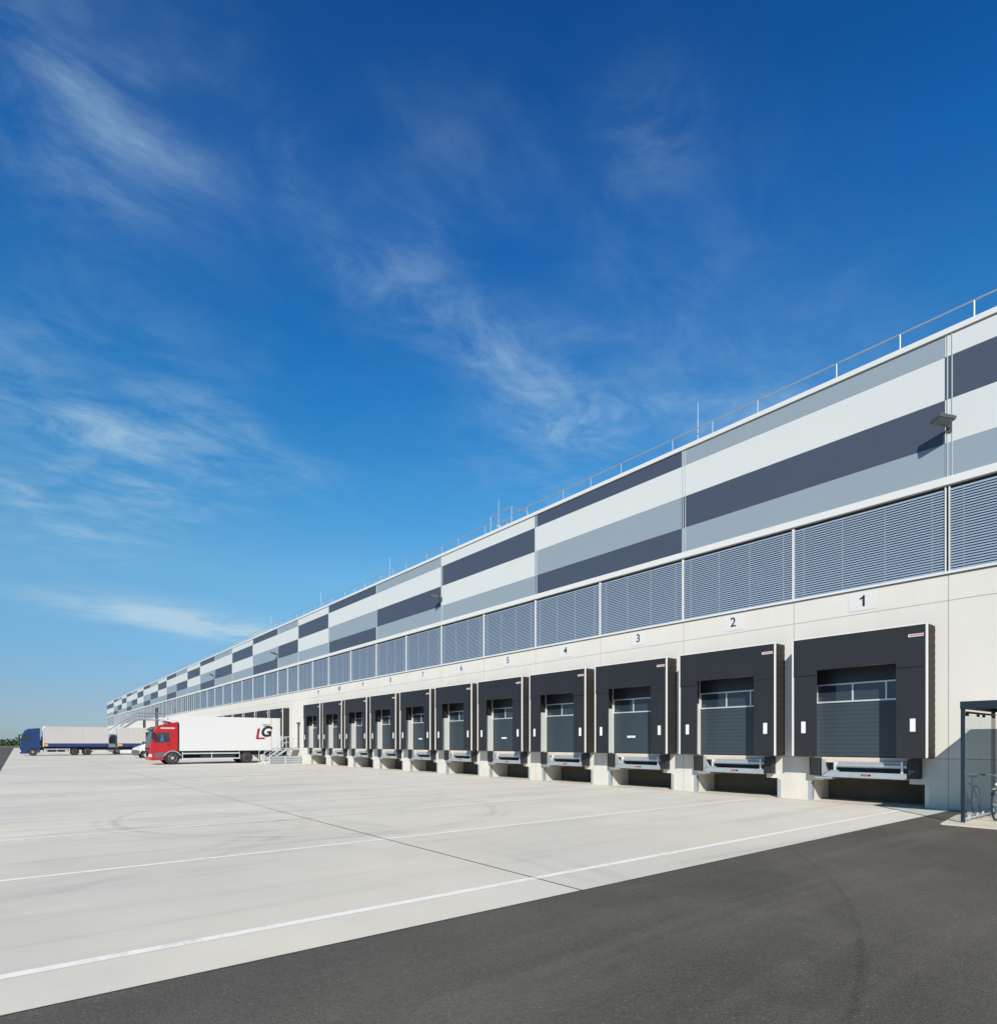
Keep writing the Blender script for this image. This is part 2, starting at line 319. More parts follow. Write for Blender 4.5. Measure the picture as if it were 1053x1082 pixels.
def dup(root, loc, label):
    r = root.copy(); col.objects.link(r); r.location = loc; r['label'] = label
    for ch in list(root.children):
        c = ch.copy(); col.objects.link(c); c.parent = r
        for g in list(ch.children):
            d = g.copy(); col.objects.link(d); d.parent = c
    return r
def text_mesh(name, body, size, key, mapping, bold=0.0, depth=0.004, shear=0.0, align='CENTER'):
    cu = bpy.data.curves.new(name, 'FONT'); cu.body = body; cu.size = size; cu.extrude = depth; cu.offset = bold; cu.shear = shear
    cu.align_x = align; cu.align_y = 'CENTER'
    ob = bpy.data.objects.new(name, cu); col.objects.link(ob)
    dg = bpy.context.evaluated_depsgraph_get(); me = bpy.data.meshes.new_from_object(ob.evaluated_get(dg))
    bpy.data.objects.remove(ob); bpy.data.curves.remove(cu)
    for v in me.vertices: v.co = mapping(v.co.copy())
    me.materials.clear(); me.materials.append(MT[key]); me.name = name; return me
def obj_from(me, name, parent=None, loc=None):
    o = bpy.data.objects.new(name, me); col.objects.link(o)
    if parent: o.parent = parent
    if loc: o.location = loc
    return o

# ------------------------------------------------------------------ ground
def sheet(name, key, x0, x1, y0, y1, z, nx=1, ny=1):
    m = MB(); vs = []; fs = []
    for j in range(ny + 1):
        for i in range(nx + 1): vs.append((x0 + (x1 - x0) * i / nx, y0 + (y1 - y0) * j / ny, z))
    for j in range(ny):
        for i in range(nx): a = j * (nx + 1) + i; fs.append((a, a + 1, a + nx + 2, a + nx + 1))
    m.add(vs, fs); o = m.build(name, key); o['kind'] = 'structure'; return o
sheet('grass_field', 'grass', -3000, 1500, -2500, 2500, -0.05, 4, 4)
sheet('asphalt_road', 'asphalt', -290, 90, -60, 70, 0.0)
sheet('concrete_yard', 'yard', -262, 0.15, -19.75, 1.3, 0.005)
sheet('dock_apron', 'apron', -262, 0.10, -0.30, 1.28, 0.009)
sheet('verge_strip', 'grass', -300, -150, -75, -30, 0.03)
# slab joints of the yard
m = MB()
m.box(-10.5, 0.15, -13.730, -13.710, 0.0052, 0.0092); m.box(-262, -10.5, -13.723, -13.717, 0.0052, 0.0090)
for i in range(0, 8): m.box(-27.9 - 28 * i - 0.008, -27.9 - 28 * i + 0.008, -19.7, -2.9, 0.0052, 0.0091)
yy = -19.75; pts = []
while yy < -0.35: pts.append((0.150 + max(0, random.gauss(0.010, 0.006)) + (0.03 if random.random() < 0.012 else 0), yy)); yy += 0.05
for (xa, ya), (xb, yb) in zip(pts, pts[1:]): m.add([(0.149, ya, 0.0054), (xa, ya, 0.004), (xb, yb, 0.004), (0.149, yb, 0.0054)], [(0, 1, 2, 3)])
j = m.build('slab_joints', 'joint'); j['kind'] = 'structure'
# painted bay lines
for k in range(0, 42):
    x = -0.66 - 4.06 * k
    if k > 10 and k < 14: continue
    y1 = -0.75 if k < 1 else -0.9
    m = MB(); m.add([(x - 0.06, -19.3, 0.0085), (x + 0.06, -19.3, 0.0085), (x + 0.06, y1, 0.0085), (x - 0.06, y1, 0.0085)], [(0, 1, 2, 3)])
    o = m.build('bay_line', 'line'); o['kind'] = 'structure'

# ------------------------------------------------------------------ warehouse
W0 = thing('warehouse', 'very long warehouse with white, grey and slate chequered cladding above a cream dock wall', 'warehouse', (0, 0, 0))
XL, XR = -188.0, 24.0
docks1 = [-1.95 - 4 * k for k in range(11)]
docks2 = [-50.35 - 4 * k for k in range(0, 13)]
docks = sorted(docks1 + docks2, reverse=True)
wall = MB(); pit = MB(); pier = MB()
# wall above the openings and between them (front at y=0), stopping at the plinth level 1.33
xr = XR
for c in docks:
    wall.box(c + 1.32, xr, 0, 0.3, 1.335, 3.95); xr = c - 1.32
wall.box(XL, xr, 0, 0.3, 1.335, 3.95)
wall.box(XL, XR, 0, 0.3, 3.95, 6.12)
wall.build('dock_wall', 'wall', W0)
xr = XR
for c in docks:
    pier = MB(); pier.box(c + 1.51, xr, -0.004, 1.25, -0.1, 0.63); pier.box(c + 1.15, xr + (0.32 if xr < 20 else 0), -0.004, 1.25, 0.63, 1.325); pier.build('pier', 'pier', W0)
    pit = MB()
    xr = c - 1.42
    # left head
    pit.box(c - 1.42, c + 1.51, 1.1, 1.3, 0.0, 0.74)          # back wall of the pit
    pit.box(c - 1.10, c + 1.15, -0.01, 1.2, 0.70, 0.748); pit.build('pit_back_and_added_plate', 'pit', W0)  # first box: added plate that keeps sunlight from leaking into the pit
    m = MB(); m.box(c - 1.10, c + 1.15, 0.06, 0.36, 1.17, 1.325); m.build('floor_edge', 'apron', W0)
pier = MB(); pier.box(XL, xr, -0.004, 1.25, -0.1, 0.63); pier.box(XL, xr + 0.32, -0.004, 1.25, 0.63, 1.325); pier.build('pier', 'pier', W0)
g = MB()
g.box(XL, XR, -0.003, 0.02, 5.442, 5.458)
for i in range(-6, 47):
    x = 0.08 - 4.0 * i
    if x < XL: break
    g.box(x - 0.008, x + 0.008, -0.003, 0.02, 1.34, 5.44); g.box(x - 0.008, x + 0.008, -0.003, 0.02, 5.46, 6.11)
    if i % 2 == 0: g.box(x - 0.007, x + 0.007, -0.007, 0.01, 0.02, 1.32)
g.box(0.0, XR, -0.006, 0.01, 1.322, 1.338)
g.build('wall_joint', 'groove', W0)
# galvanised corner guards on the piers
for c in docks1 + docks2[:6]:
    for x0, x1 in ((c + 1.507, c + 1.62), (c - 1.53, c - 1.417)):
        m = MB(); m.box(x0, x1, -0.012, 0.12, 0.01, 0.60); m.build('corner_guard', 'galv', W0)
# floors, core, roof
m = MB(); m.box(XL, XR, 0.10, 0.35, 6.12, 12.34); m.box(XL, XR, 0.35, 0.5, 1.4, 12.3); m.build('wall_core', 'core', W0)
m = MB(); m.box(XL, XR, 0.36, 60, 12.30, 12.42); m.build('roof_slab', 'roof', W0)
m = MB(); m.box(XL - 0.1, XL, 0.0, 60, 0, 12.4); m.box(XR, XR + 0.1, 0, 60, 0, 12.4); m.build('gable_wall', 'p_grey', W0)
m = MB(); m.box(XL - 0.12, XR + 0.12, -0.05, 0.5, 12.37, 12.52); m.build('parapet_cap', 'trim', W0, bevel=0.01)
m = MB(); m.box(XL, XR, -0.06, 0.12, 8.45, 8.66); m.build('fascia', 'trim', W0, bevel=0.008)
m = MB(); m.box(XL, XR, -0.055, 0.12, 6.14, 6.205); m.build('window_sill', 'trim', W0, bevel=0.006)
# cladding: columns of four rows
joints = [24.0, 16.0, 8.0, 0.0, -8.0, -16.0, -24.0, -32.0, -40.0, -46.5, -51.7]
while joints[-1] - 7.62 > XL + 3: joints.append(joints[-1] - 7.62)
joints[-1] = XL
rows = [(11.80, 12.36), (10.68, 11.80), (9.55, 10.68), (8.67, 9.55)]
PAT = {0: ('p_grey', 'p_white', 'p_dark', 'p_grey'), 1: ('p_dark', 'p_white', 'p_grey', 'p_dark'), 2: ('p_white', 'p_dark', 'p_white', 'p_grey')}
for i in range(len(joints) - 1):
    xa, xb = joints[i + 1], joints[i]; pat = PAT[(i - 3) % 3]
    for (z0, z1), key in zip(rows, pat):
        m = MB(); m.box(xa + 0.004, xb - 0.004, 0.0, 0.09, z0 + 0.003, z1 - 0.003); m.build('cladding_panel', key, W0)
for x in joints[1:]:
    if x <= XL: continue
    for dx in (0.06, 0.16):
        m = MB(); m.box(x + dx - 0.012, x + dx + 0.012, -0.016, 0.0, 8.67, 12.36); m.build('joint_cover', 'strip', W0)
# ribbon windows: half a column each
def window_parts(wd, blind=True):
    f = MB(); h0, h1 = 6.205, 8.40
    for xa, xb in ((0.004, 0.030), (wd - 0.030, wd - 0.004)): f.box(xa, xb, -0.03, 0.08, h0, h1)
    if blind: f.box(0.030, wd - 0.030, 0.062, 0.08, h0, h0 + 0.02)
    else:
        f.box(0.045, wd - 0.045, 0.0, 0.08, h1 - 0.03, h1)
        for k in (1, 2): f.box(wd * k / 3 - 0.025, wd * k / 3 + 0.025, 0.0, 0.08, h0, h1 - 0.03)
        f.box(0.045, wd - 0.045, -0.002, 0.078, h0, h0 + 0.05)
    fm = f.mesh('window', 'trim' if blind else 'alu')
    if not blind:
        g = MB(); g.use('glass').box(0.07, wd - 0.07, 0.05, 0.06, h0 + 0.01, h1 - 0.01)
        return fm, g.mesh('pane')
    b = MB(); b.use('slatgap').box(0.032, wd - 0.032, 0.085, 0.097, h0, h1 + 0.04)
    b.use('slat'); n = 31; pitch = (h1 - 0.055 - h0) / n; q = pitch / 0.080
    for k in range(n):
        z = h0 + 0.02 + k * pitch
        pts = [(-0.010, z - 0.004 * q), (-0.002, z + 0.020 * q), (0.012, z + 0.046 * q), (0.032, z + 0.068 * q), (0.045, z + 0.076 * q), (0.046, z + 0.073 * q), (0.034, z + 0.063 * q), (0.015, z + 0.041 * q), (0.001, z + 0.017 * q), (-0.007, z - 0.006 * q)]
        b.prism(pts, 0.036, wd - 0.036, 'x')
    b.use('core').box(0.032, wd - 0.032, 0.075, 0.084, h1 - 0.045, h1 + 0.04)
    b.use('cord')
    for x in (wd * 0.08, wd * 0.36, wd * 0.64, wd * 0.92): b.box(x - 0.004, x + 0.004, -0.004, 0.05, h0 + 0.02, h1 - 0.06)
    b.use('slat').box(0.036, wd - 0.036, -0.014, 0.05, h0 + 0.001, h0 + 0.02)
    return fm, b.mesh('blind')
cache = {}
for i in range(len(joints) - 1):
    xa, xb = joints[i + 1], joints[i]
    for h in (1, 0):
        wd = round((xb - xa) / 2, 3); x0 = xa + wd * h + 0.06; bl = xa > -84
        if xa == 0.0 and h == 0: x0 += 0.025; wd = round(wd - 0.025, 3)
        if xb == 0.0 and h == 1: wd = round(wd - 0.025, 3)
        key = (wd, bl)
        if key not in cache: cache[key] = window_parts(wd, bl)
        fm, bm_ = cache[key]
        fo = obj_from(fm, 'window', W0, (x0, 0, 0)); obj_from(bm_, 'blind' if bl else 'pane', fo)
# rainwater pipe and kerb at the foot of the wall
m = MB(); m.tube((-46.1, -0.12, 1.33), (-46.1, -0.12, 3.35), 0.06, 10); m.box(-46.25, -45.95, -0.22, -0.003, 3.35, 3.5); m.build('rainwater_pipe', 'lampbody', W0)
m = MB(); m.box(0.32, 8.0, -0.12, -0.01, 0.005, 0.09); m.build('plinth_strip', 'galv', W0, bevel=0.01)

# sectional doors (wall parts)
def door_meshes():
    d = MB(); d.use('door')
    n = 13
    for k in range(n):
        z0 = 1.335 + k * (2.94 - 1.335) / n; z1 = z0 + (2.94 - 1.335) / n
        d.box(-1.315, 1.315, 0.075, 0.11, z0 + 0.006, z1 - 0.006)
    d.box(-1.315, 1.315, 0.082, 0.12, 1.33, 2.95)
    d.use('doordk').box(-1.315, 1.315, 0.05, 0.11, 3.50, 3.945)
    d.use('rubber').box(-1.315, 1.315, 0.07, 0.112, 1.328, 1.36)
    f = MB(); f.box(-1.315, 1.315, 0.045, 0.10, 2.94, 2.985); f.box(-1.315, 1.315, 0.045, 0.10, 3.46, 3.50)
    for x in (-1.295, -0.30, 0.57, 1.295): f.box(x - 0.02, x + 0.02, 0.046, 0.099, 2.985, 3.46)
    g = MB()
    for xa, xb in ((-1.275, -0.32), (-0.28, 0.55), (0.59, 1.275)): g.box(xa, xb, 0.07, 0.08, 2.985, 3.46)
    return d.mesh('dock_door'), f.mesh('door_window_frame', 'alu'), g.mesh('pane', 'glass')
dm, fm, gm = door_meshes()
st = MB(); st.box(-0.62, -0.42, 0.07, 0.0745, 1.95, 2.03); st.box(-0.40, -0.22, 0.07, 0.0745, 1.95, 2.03); stm = st.mesh('notice', 'white')
for i, c in enumerate(docks1 + docks2[:6]):
    d = obj_from(dm, 'dock_door', W0, (c, 0, 0)); obj_from(fm, 'door_window_frame', d); obj_from(gm, 'pane', d)
    if i in (2, 4, 6): obj_from(stm, 'notice', d)

NUM = ['one', 'two', 'three', 'four', 'five', 'six', 'seven', 'eight', 'nine', 'ten', 'eleven']
# ------------------------------------------------------------------ dock shelters
def make_shelter(label):
    t = thing('dock_shelter', label, 'dock shelter', (-1.95, 0, 1.35), 'black dock shelters along the wall')
    H = 3.47
    m = MB()
    m.box(-1.745, -1.70, -0.612, -0.552, 0, H); m.box(1.70, 1.745, -0.612, -0.552, 0, H); m.box(-1.745, 1.745, -0.613, -0.553, H - 0.001, H + 0.038)
    m.build('frame', 'trim', t, bevel=0.006)
    m = MB(); n = 9; d0 = H - 2.53                        # top flap, slightly wavy
    vs = []; fs = []
    for i in range(n + 1):
        x = -1.69 + 3.38 * i / n
        for yy in (-0.600, -0.585):
            vs += [(x, yy + 0.004 * math.sin(i * 2.1), 2.53 + 0.006 * math.sin(i * 1.3)), (x, yy, H - 0.001)]
    for i in range(n):
        a = i * 4; b = a + 4
        fs += [(a, b, b + 1, a + 1), (a + 2, a + 3, b + 3, b + 2), (a, a + 2, b + 2, b), (a + 1, b + 1, b + 3, a + 3)]
    fs += [(0, 1, 3, 2), (n * 4, n * 4 + 2, n * 4 + 3, n * 4 + 1)]
    m.add(vs, fs)
    m.box(-1.69, -1.03, -0.606, -0.586, 2.39, 2.535); m.box(1.03, 1.69, -0.606, -0.586, 2.39, 2.535)
    m.build('top_flap', 'flap', t)
    for s in (-1, 1):
        a, b = sorted((s * 1.025, s * 1.69))
        m = MB(); m.box(a, b, -0.582, -0.566, 0.0, 2.56); o = m.build('side_flap', 'flap', t, bevel=0.006)
        a, b = sorted((s * 1.35, s * 1.475))
        m = MB(); m.box(a, b, -0.588, -0.5825, 0.69, 1.03); m.build('guide_mark', 'white', o)
        # ribbed side curtain between front frame and wall
        pts = [(-0.548, 0.0)]; k = 34
        m = MB(); vs = []; fs = []
        for i in range(k + 1):
            z = H * i / k; x = s * (1.735 + (0.008 if i % 2 else 0.0))
            vs += [(x, -0.548, z), (x, -0.005, z)]
        for i in range(k): fs.append((2 * i, 2 * i + 1, 2 * i + 3, 2 * i + 2))
        o2 = len(vs)
        for i in range(k + 1): z = H * i / k; vs += [(s * 1.715, -0.548, z), (s * 1.715, -0.005, z)]
        for i in range(k): a = o2 + 2 * i; fs.append((a, a + 2, a + 3, a + 1))
        fs += [(0, o2, o2 + 1, 1), (2 * k, 2 * k + 1, o2 + 2 * k + 1, o2 + 2 * k)]
        fs += [tuple(v for v in (2 * i, 2 * i + 2, o2 + 2 * i + 2, o2 + 2 * i)) for i in range(k)]
        fs += [tuple(v for v in (2 * i + 1, o2 + 2 * i + 1, o2 + 2 * i + 3, 2 * i + 3)) for i in range(k)]
        m.add(vs, fs); m.build('side_curtain', 'bellow', t)
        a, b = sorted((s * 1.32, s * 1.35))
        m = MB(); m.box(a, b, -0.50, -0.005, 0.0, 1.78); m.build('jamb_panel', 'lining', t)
        m = MB(); m.box(a, b, -0.50, -0.005, 1.785, 2.9); m.build('jamb_shade_panel', 'flap', t)  # upper jamb in dark colour, standing in for the shadow across it
    m = MB(); m.box(-1.735, 1.735, -0.548, -0.005, H - 0.02, H + 0.012); m.build('top_cover', 'bellow', t)
    m = MB(); m.use('white').box(1.31, 1.66, -0.6035, -0.6005, 3.175, 3.245); m.use('tagred').box(1.33, 1.66, -0.606, -0.604, 3.195, 3.228); m.build('maker_tag', None, t)
    return t
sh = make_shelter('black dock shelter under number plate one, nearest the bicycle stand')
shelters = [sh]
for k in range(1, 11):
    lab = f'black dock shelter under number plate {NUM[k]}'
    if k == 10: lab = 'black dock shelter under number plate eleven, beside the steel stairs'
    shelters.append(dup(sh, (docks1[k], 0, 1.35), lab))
for q in shelters:
    for ch in q.children:
        if ch.name.startswith('side_flap'): ch.rotation_euler = (random.uniform(-0.004, 0.003), random.uniform(-0.006, 0.006), random.uniform(-0.008, 0.008))
ordw = ['nearest', 'second', 'third', 'fourth', 'fifth', 'sixth']
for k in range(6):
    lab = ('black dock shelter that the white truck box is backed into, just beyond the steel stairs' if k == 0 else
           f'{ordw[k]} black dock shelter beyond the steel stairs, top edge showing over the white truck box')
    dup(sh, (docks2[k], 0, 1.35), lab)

# dock levellers
def make_leveller(label):
    t = thing('dock_leveller', label, 'dock leveller', (-1.95, -0.1, 0.75), 'galvanised dock levellers')
    m = MB(); m.box(-0.90, 1.14, -0.10, 0.10, 0.0, 0.155); m.box(-0.9, 1.14, -0.14, -0.1, 0.0, 0.03)
    m.prism([(-1.06, 0.02), (-0.9, 0.0), (-0.9, 0.155), (-0.62, 0.155), (-0.62, 0.2), (-0.80, 0.2), (-0.86, 0.17), (-1.0, 0.09)], -0.105, 0.05, 'y')
    m.build('lip', 'galv', t, bevel=0.006)
    m = MB(); m.tube((-0.72, 0.05, 0.355), (1.12, 0.05, 0.355), 0.075, 14); m.box(-0.70, 1.10, 0.03, 0.12, 0.405, 0.455); m.build('roller', 'galv', t, smooth=True)
    for x in (-0.71, 1.02):
        m = MB(); m.box(x - 0.025, x + 0.025, -0.06, 0.02, 0.1551, 0.48); m.build('upright', 'alu', t)
    m = MB(); m.box(-1.10, -1.02, 0.0, 0.10, 0.05, 0.52); m.prism([(-1.02, 0.05), (-0.93, 0.09), (-0.98, 0.28), (-1.02, 0.45)], 0.0, 0.06, 'y')
    m.box(-1.25, -0.75, -0.12, 0.09, -0.055, -0.004); m.build('hinge_bracket', 'galv', t)
    m = MB(); m.use('ink').box(0.02, 0.27, -0.1035, -0.101, 0.055, 0.105); m.use('tagred').box(0.04, 0.21, -0.106, -0.104, 0.068, 0.094); m.build('rating_plate', None, t)
    return t
lv = make_leveller('galvanised dock leveller lip below dock shelter one, nearest the bicycle stand')
for k in range(1, 11): dup(lv, (docks1[k], -0.1, 0.75), f'galvanised dock leveller lip below dock shelter {NUM[k]}')
# rubber bumpers
def make_bumper(label):
    t = thing('dock_bumper', label, 'bumper', (0, 0, 0.78), 'black rubber dock bumpers')
    m = MB(); m.box(-0.14, 0.14, -0.22, -0.018, 0.0, 0.53); m.build('buffer', 'rubber', t, bevel=0.02)
    m = MB(); m.box(-0.155, 0.155, -0.0175, -0.005, -0.02, 0.545); m.build('back_plate', 'galv', t)
    for zz in (0.12, 0.41):
        m = MB(); m.lathe([(-0.006, 0.02), (0.0, 0.028)], (0, -0.221, zz), 'y', 8); m.build('bolt', 'chassis', t)
    return t
b0 = make_bumper('left black rubber bumper under dock shelter one')
b0.location = (docks1[0] - 1.27, 0, 0.78)
dup(b0, (docks1[0] + 1.31, 0, 0.78), 'right black rubber bumper under dock shelter one')
for k in range(1, 11):
    dup(b0, (docks1[k] - 1.27, 0, 0.78), f'left black rubber bumper under dock shelter {NUM[k]}')
    dup(b0, (docks1[k] + 1.31, 0, 0.78), f'right black rubber bumper under dock shelter {NUM[k]}')

# number plates
for k in range(11):
    t = thing('number_plate', f'white dock number plate with the numeral {NUM[k]} on the cream wall', 'number sign', (docks1[k] - 0.02, -0.004, 5.81), 'white dock number plates')
    m = MB(); m.box(-0.36, 0.36, -0.004, 0.0, -0.27, 0.27); m.build('plate', 'plate', t)
    def one(x0):
        return [(x0 + 0.035, -0.155), (x0 + 0.035, 0.16), (x0 - 0.005, 0.16), (x0 - 0.04, 0.115), (x0 - 0.10, 0.085), (x0 - 0.10, 0.04), (x0 - 0.025, 0.065), (x0 - 0.025, -0.155)]
    if k in (0, 9, 10):
        m = MB(); m.prism(one(0.03 if k == 0 else -0.09), -0.0078, -0.0045, 'y')
        if k == 10: m.prism(one(0.13), -0.0078, -0.0045, 'y')
        m.build('numeral', 'ink', t)
        if k == 9:
            me = text_mesh('numeral', '0', 0.44, 'ink', lambda c: Vector((c.x + 0.12, -0.006 - c.z * 0.4, c.y)), bold=0.012); obj_from(me, 'numeral', t)
        continue
    me = text_mesh('numeral', str(k + 1), 0.44, 'ink', lambda c: Vector((c.x, -0.006 - c.z * 0.4, c.y)), bold=0.004)
    obj_from(me, 'numeral', t)

# ------------------------------------------------------------------ roof furniture
rail = thing('roof_railing', 'long galvanised safety railing along the roof edge of the warehouse', 'railing', (0, 0.3, 12.42))
m = MB(); m.tube((XL, 0, 0.70), (-19.75, 0, 0.70), 0.022); m.tube((-18.05, 0, 0.70), (XR, 0, 0.70), 0.022)
m.build('top_rail', 'galv', rail)
pm = None; x = 18.0 - 0.02; cnt = 0; pat = (1.67, 1.67, 2.47); i = 0
while x - 5.81 < XR: x += 5.81
while x > XL and cnt < 99:
    if x < XR and not (-19.9 < x < -17.9):
        if pm is None:
            m = MB(); m.tube((0, 0, 0.0), (0, 0, 0.70), 0.019); m.box(-0.05, 0.05, -0.05, 0.05, 0.0, 0.03); pm = m.mesh('post', 'galv')
        obj_from(pm, 'post', rail, (x, 0, 0)); cnt += 1
    x -= pat[i % 3]; i += 1
lad = thing('roof_access_guard', 'taller galvanised guard around the roof hatch by the railing', 'railing', (-18.9, 0.3, 12.42))
m = MB(); m.path([(-0.85, 0, 0), (-0.85, 0, 1.06), (0.84, 0, 1.06), (0.84, 0, 0)], 0.024); m.tube((-0.85, 0, 0.55), (0.84, 0, 0.55), 0.018)
m.path([(-0.85, 0, 1.06), (-0.85, 1.1, 1.06), (-0.85, 1.1, 0)], 0.024); m.path([(0.84, 0, 1.06), (0.84, 1.1, 1.06), (0.84, 1.1, 0)], 0.024); m.build('guard_frame', 'galv', lad)
m = MB(); m.box(-0.52, -0.38, 0.15, 0.3, 0, 0.55); m.build('vent_pipe', 'alu', lad)
rods = [(-7.62, 1.71, 'lightning rod on the roof edge above dock shelter two'), (-19.28, 1.8, 'lightning rod beside the roof access guard'), (-30.9, 1.62, 'lightning rod on the roof edge above dock shelter eight'),
        (-42.6, 1.62, 'lightning rod on the roof edge above dock shelter eleven'), (-55.0, 1.8, 'lightning rod on the roof above the rear of the white truck box')]
for x, h, lab in rods:
    t = thing('lightning_rod', 'thin ' + lab, 'lightning rod', (x, 0.45, 12.42), 'lightning rods on the roof edge')
    m = MB(); m.tube((0, 0, 0.06), (0, 0, h), 0.017, 8, 0.010); m.build('rod', 'alu', t)
    m = MB(); m.lathe([(0, 0.16), (0.06, 0.14)], (0, 0, 0), 'z', 12); m.build('foot', 'pier', t)
# floodlights
def flood(x, lab):
    t = thing('floodlight', lab, 'floodlight', (x + 0.10, 0, 9.95), 'floodlights on the cladding')
    m = MB(); m.box(-0.06, 0.06, -0.02, 0.0, -0.16, 0.10); m.tube((0, -0.02, -0.02), (-0.05, -0.30, 0.0), 0.03); m.build('bracket', 'lampbody', t)
    hd = MB(); hd.use('lampbody')
    hd.prism([(-0.26, -0.06), (0.26, -0.06), (0.28, 0.03), (0.20, 0.09), (-0.20, 0.09), (-0.28, 0.03)], -0.27, 0.27, 'y')
    for yy in (-0.16, -0.05, 0.06, 0.17): hd.box(-0.18, 0.18, yy, yy + 0.02, 0.0902, 0.115)
    hd.use('lampglass').box(-0.235, 0.235, -0.235, 0.235, -0.072, -0.0605)
    o = hd.build('lamp_head', None, t, bevel=0.008); o.scale = (0.74, 0.74, 0.8); o.location = (-0.02, -0.42, 0.06); o.rotation_euler = (R(-14), R(0), R(-42))
for x, lab in ((0.0, 'grey floodlight at the nearest panel joint, above the windows right of dock shelter one'), (-24.0, 'grey floodlight on the slate panel above number plate six'),
               (-51.7, 'grey floodlight on the chequered panels above the rear of the white truck box'), (-74.56, 'small grey floodlight on the chequered panels above the red cab')):
    flood(x, lab)

# ------------------------------------------------------------------ bicycle stand
sx = 1.14
S = thing('bicycle_shelter', 'anthracite steel bicycle shelter with a glass side, right of dock shelter one', 'bicycle shelter', (sx, -2.98, 0))
LX = 7.0
for (x, y) in ((0, 0), (0, 2.36), (LX / 2, 0), (LX / 2, 2.36), (LX, 0), (LX, 2.36)):
    m = MB(); m.box(x - 0.035, x + 0.035, y - 0.035, y + 0.035, 0.005, 2.48); m.box(x - 0.09, x + 0.09, y - 0.09, y + 0.09, 0.005, 0.02); m.build('post', 'steelblue', S, bevel=0.004)
m = MB(); m.box(-0.04, LX + 0.04, -0.06, -0.0, 2.48, 2.64); m.box(-0.04, LX + 0.04, 2.36, 2.42, 2.48, 2.62); m.box(-0.045, 0.02, 0.0, 2.36, 2.481, 2.62); m.box(LX - 0.02, LX + 0.045, 0, 2.36, 2.481, 2.62)
m.build('roof_beam', 'steelblue', S, bevel=0.004)
m = MB(); m.box(-0.03, LX + 0.03, 0.001, 2.359, 2.56, 2.60); m.build('roof_sheet', 'steelblue', S)
m = MB(); m.box(0.03, 0.06, 0.06, 2.3, 2.385, 2.43)
for y in (0.12, 0.92, 1.36, 2.16): m.box(0.02, 0.07, y - 0.03, y + 0.03, 2.33, 2.385)
m.build('glass_rail', 'chassis', S)
for y0, y1 in ((0.07, 1.075), (1.085, 2.28)):
    m = MB(); m.box(0.04, 0.05, y0, y1, 0.16, 2.36); m.build('glass_pane', 'clear', S)
m = MB()
for y in (0.25, 0.9, 1.3, 2.1): m.box(0.025, 0.065, y - 0.025, y + 0.025, 0.12, 0.19)
m.box(0.038, 0.052, 0.06, 2.3, 0.105, 0.125); m.build('glass_clamp', 'alu', S)
m = MB(); m.prism([(0.88, -3.5), (9.2, -3.62), (9.2, -0.15), (0.62, -0.15), (0.62, -1.5)], 0.002, 0.03, 'z')
tag(m.build('shelter_slab', 'paver'), None, None, None, 'structure')
# bicycle
BK = thing('bicycle', 'bicycle parked nose out inside the anthracite shelter at the right edge', 'bicycle', (1.50, -2.0, 0.03))
def wheel(yc):
    m = MB(); n = 28; vs = []; fs = []
    for i in range(n):
        a = 2 * math.pi * i / n
        for j in range(8):
            b = 2 * math.pi * j / 8; r = 0.335 + 0.02 * math.cos(b)
            vs.append((0.02 * math.sin(b), yc + r * math.cos(a), 0.355 + r * math.sin(a)))
    for i in range(n):
        for j in range(8): fs.append((i * 8 + j, i * 8 + (j + 1) % 8, ((i + 1) % n) * 8 + (j + 1) % 8, ((i + 1) % n) * 8 + j))
    m.add(vs, fs); wo = m.build('wheel', 'tyre', BK, smooth=True)
    m = MB(); m.tube((-0.05, yc, 0.355), (0.05, yc, 0.355), 0.018)
    for i in range(24):
        a = 2 * math.pi * i / 24; s = 0.03 if i % 2 else -0.03
        m.tube((s, yc, 0.355), (0, yc + 0.315 * math.cos(a), 0.355 + 0.315 * math.sin(a)), 0.0016, 4)
    for i in range(n):
        a = 2 * math.pi * i / n; b = 2 * math.pi * (i + 1) / n
        m.tube((0, yc + 0.313 * math.cos(a), 0.355 + 0.313 * math.sin(a)), (0, yc + 0.313 * math.cos(b), 0.355 + 0.313 * math.sin(b)), 0.009, 6)
    m.build('spoked_rim', 'chrome', wo)
wheel(-0.05); wheel(1.02)
m = MB()
hd0, hd1 = (0, 0.16, 0.62), (0, 0.20, 0.86); bb = (0, 0.56, 0.30); stp = (0, 0.74, 0.80); ra = 1.02
m.tube(hd0, hd1, 0.022); m.tube((0, 0.165, 0.65), bb, 0.02); m.tube((0, 0.195, 0.82), (0, 0.715, 0.72), 0.018); m.tube(bb, stp, 0.018)
for s in (-0.055, 0.055): m.tube((s * 0.5, 0.57, 0.30), (s, ra, 0.355), 0.011); m.tube((0, 0.715, 0.72), (s, ra, 0.355), 0.009)
m.build('frame', 'bluebike', BK, smooth=True)
m = MB()
for s in (-0.055, 0.055): m.path([(s * 0.6, 0.15, 0.60), (s, 0.08, 0.5), (s, -0.05, 0.355)], 0.012)
m.tube((-0.04, 0.155, 0.61), (0.04, 0.155, 0.61), 0.02); m.build('fork', 'chrome', BK, smooth=True)
m = MB(); m.tube(hd1, (0, 0.20, 0.99), 0.014); m.path([(-0.30, 0.30, 0.99), (-0.22, 0.20, 1.0), (0.0, 0.17, 0.985), (0.22, 0.20, 1.0), (0.30, 0.30, 0.99)], 0.013)
m.build('handlebar', 'chrome', BK, smooth=True)
for s in (-1, 1):
    m = MB(); m.tube((s * 0.245, 0.235, 0.998), (s * 0.305, 0.31, 0.99), 0.02); m.build('grip', 'rubber', BK)
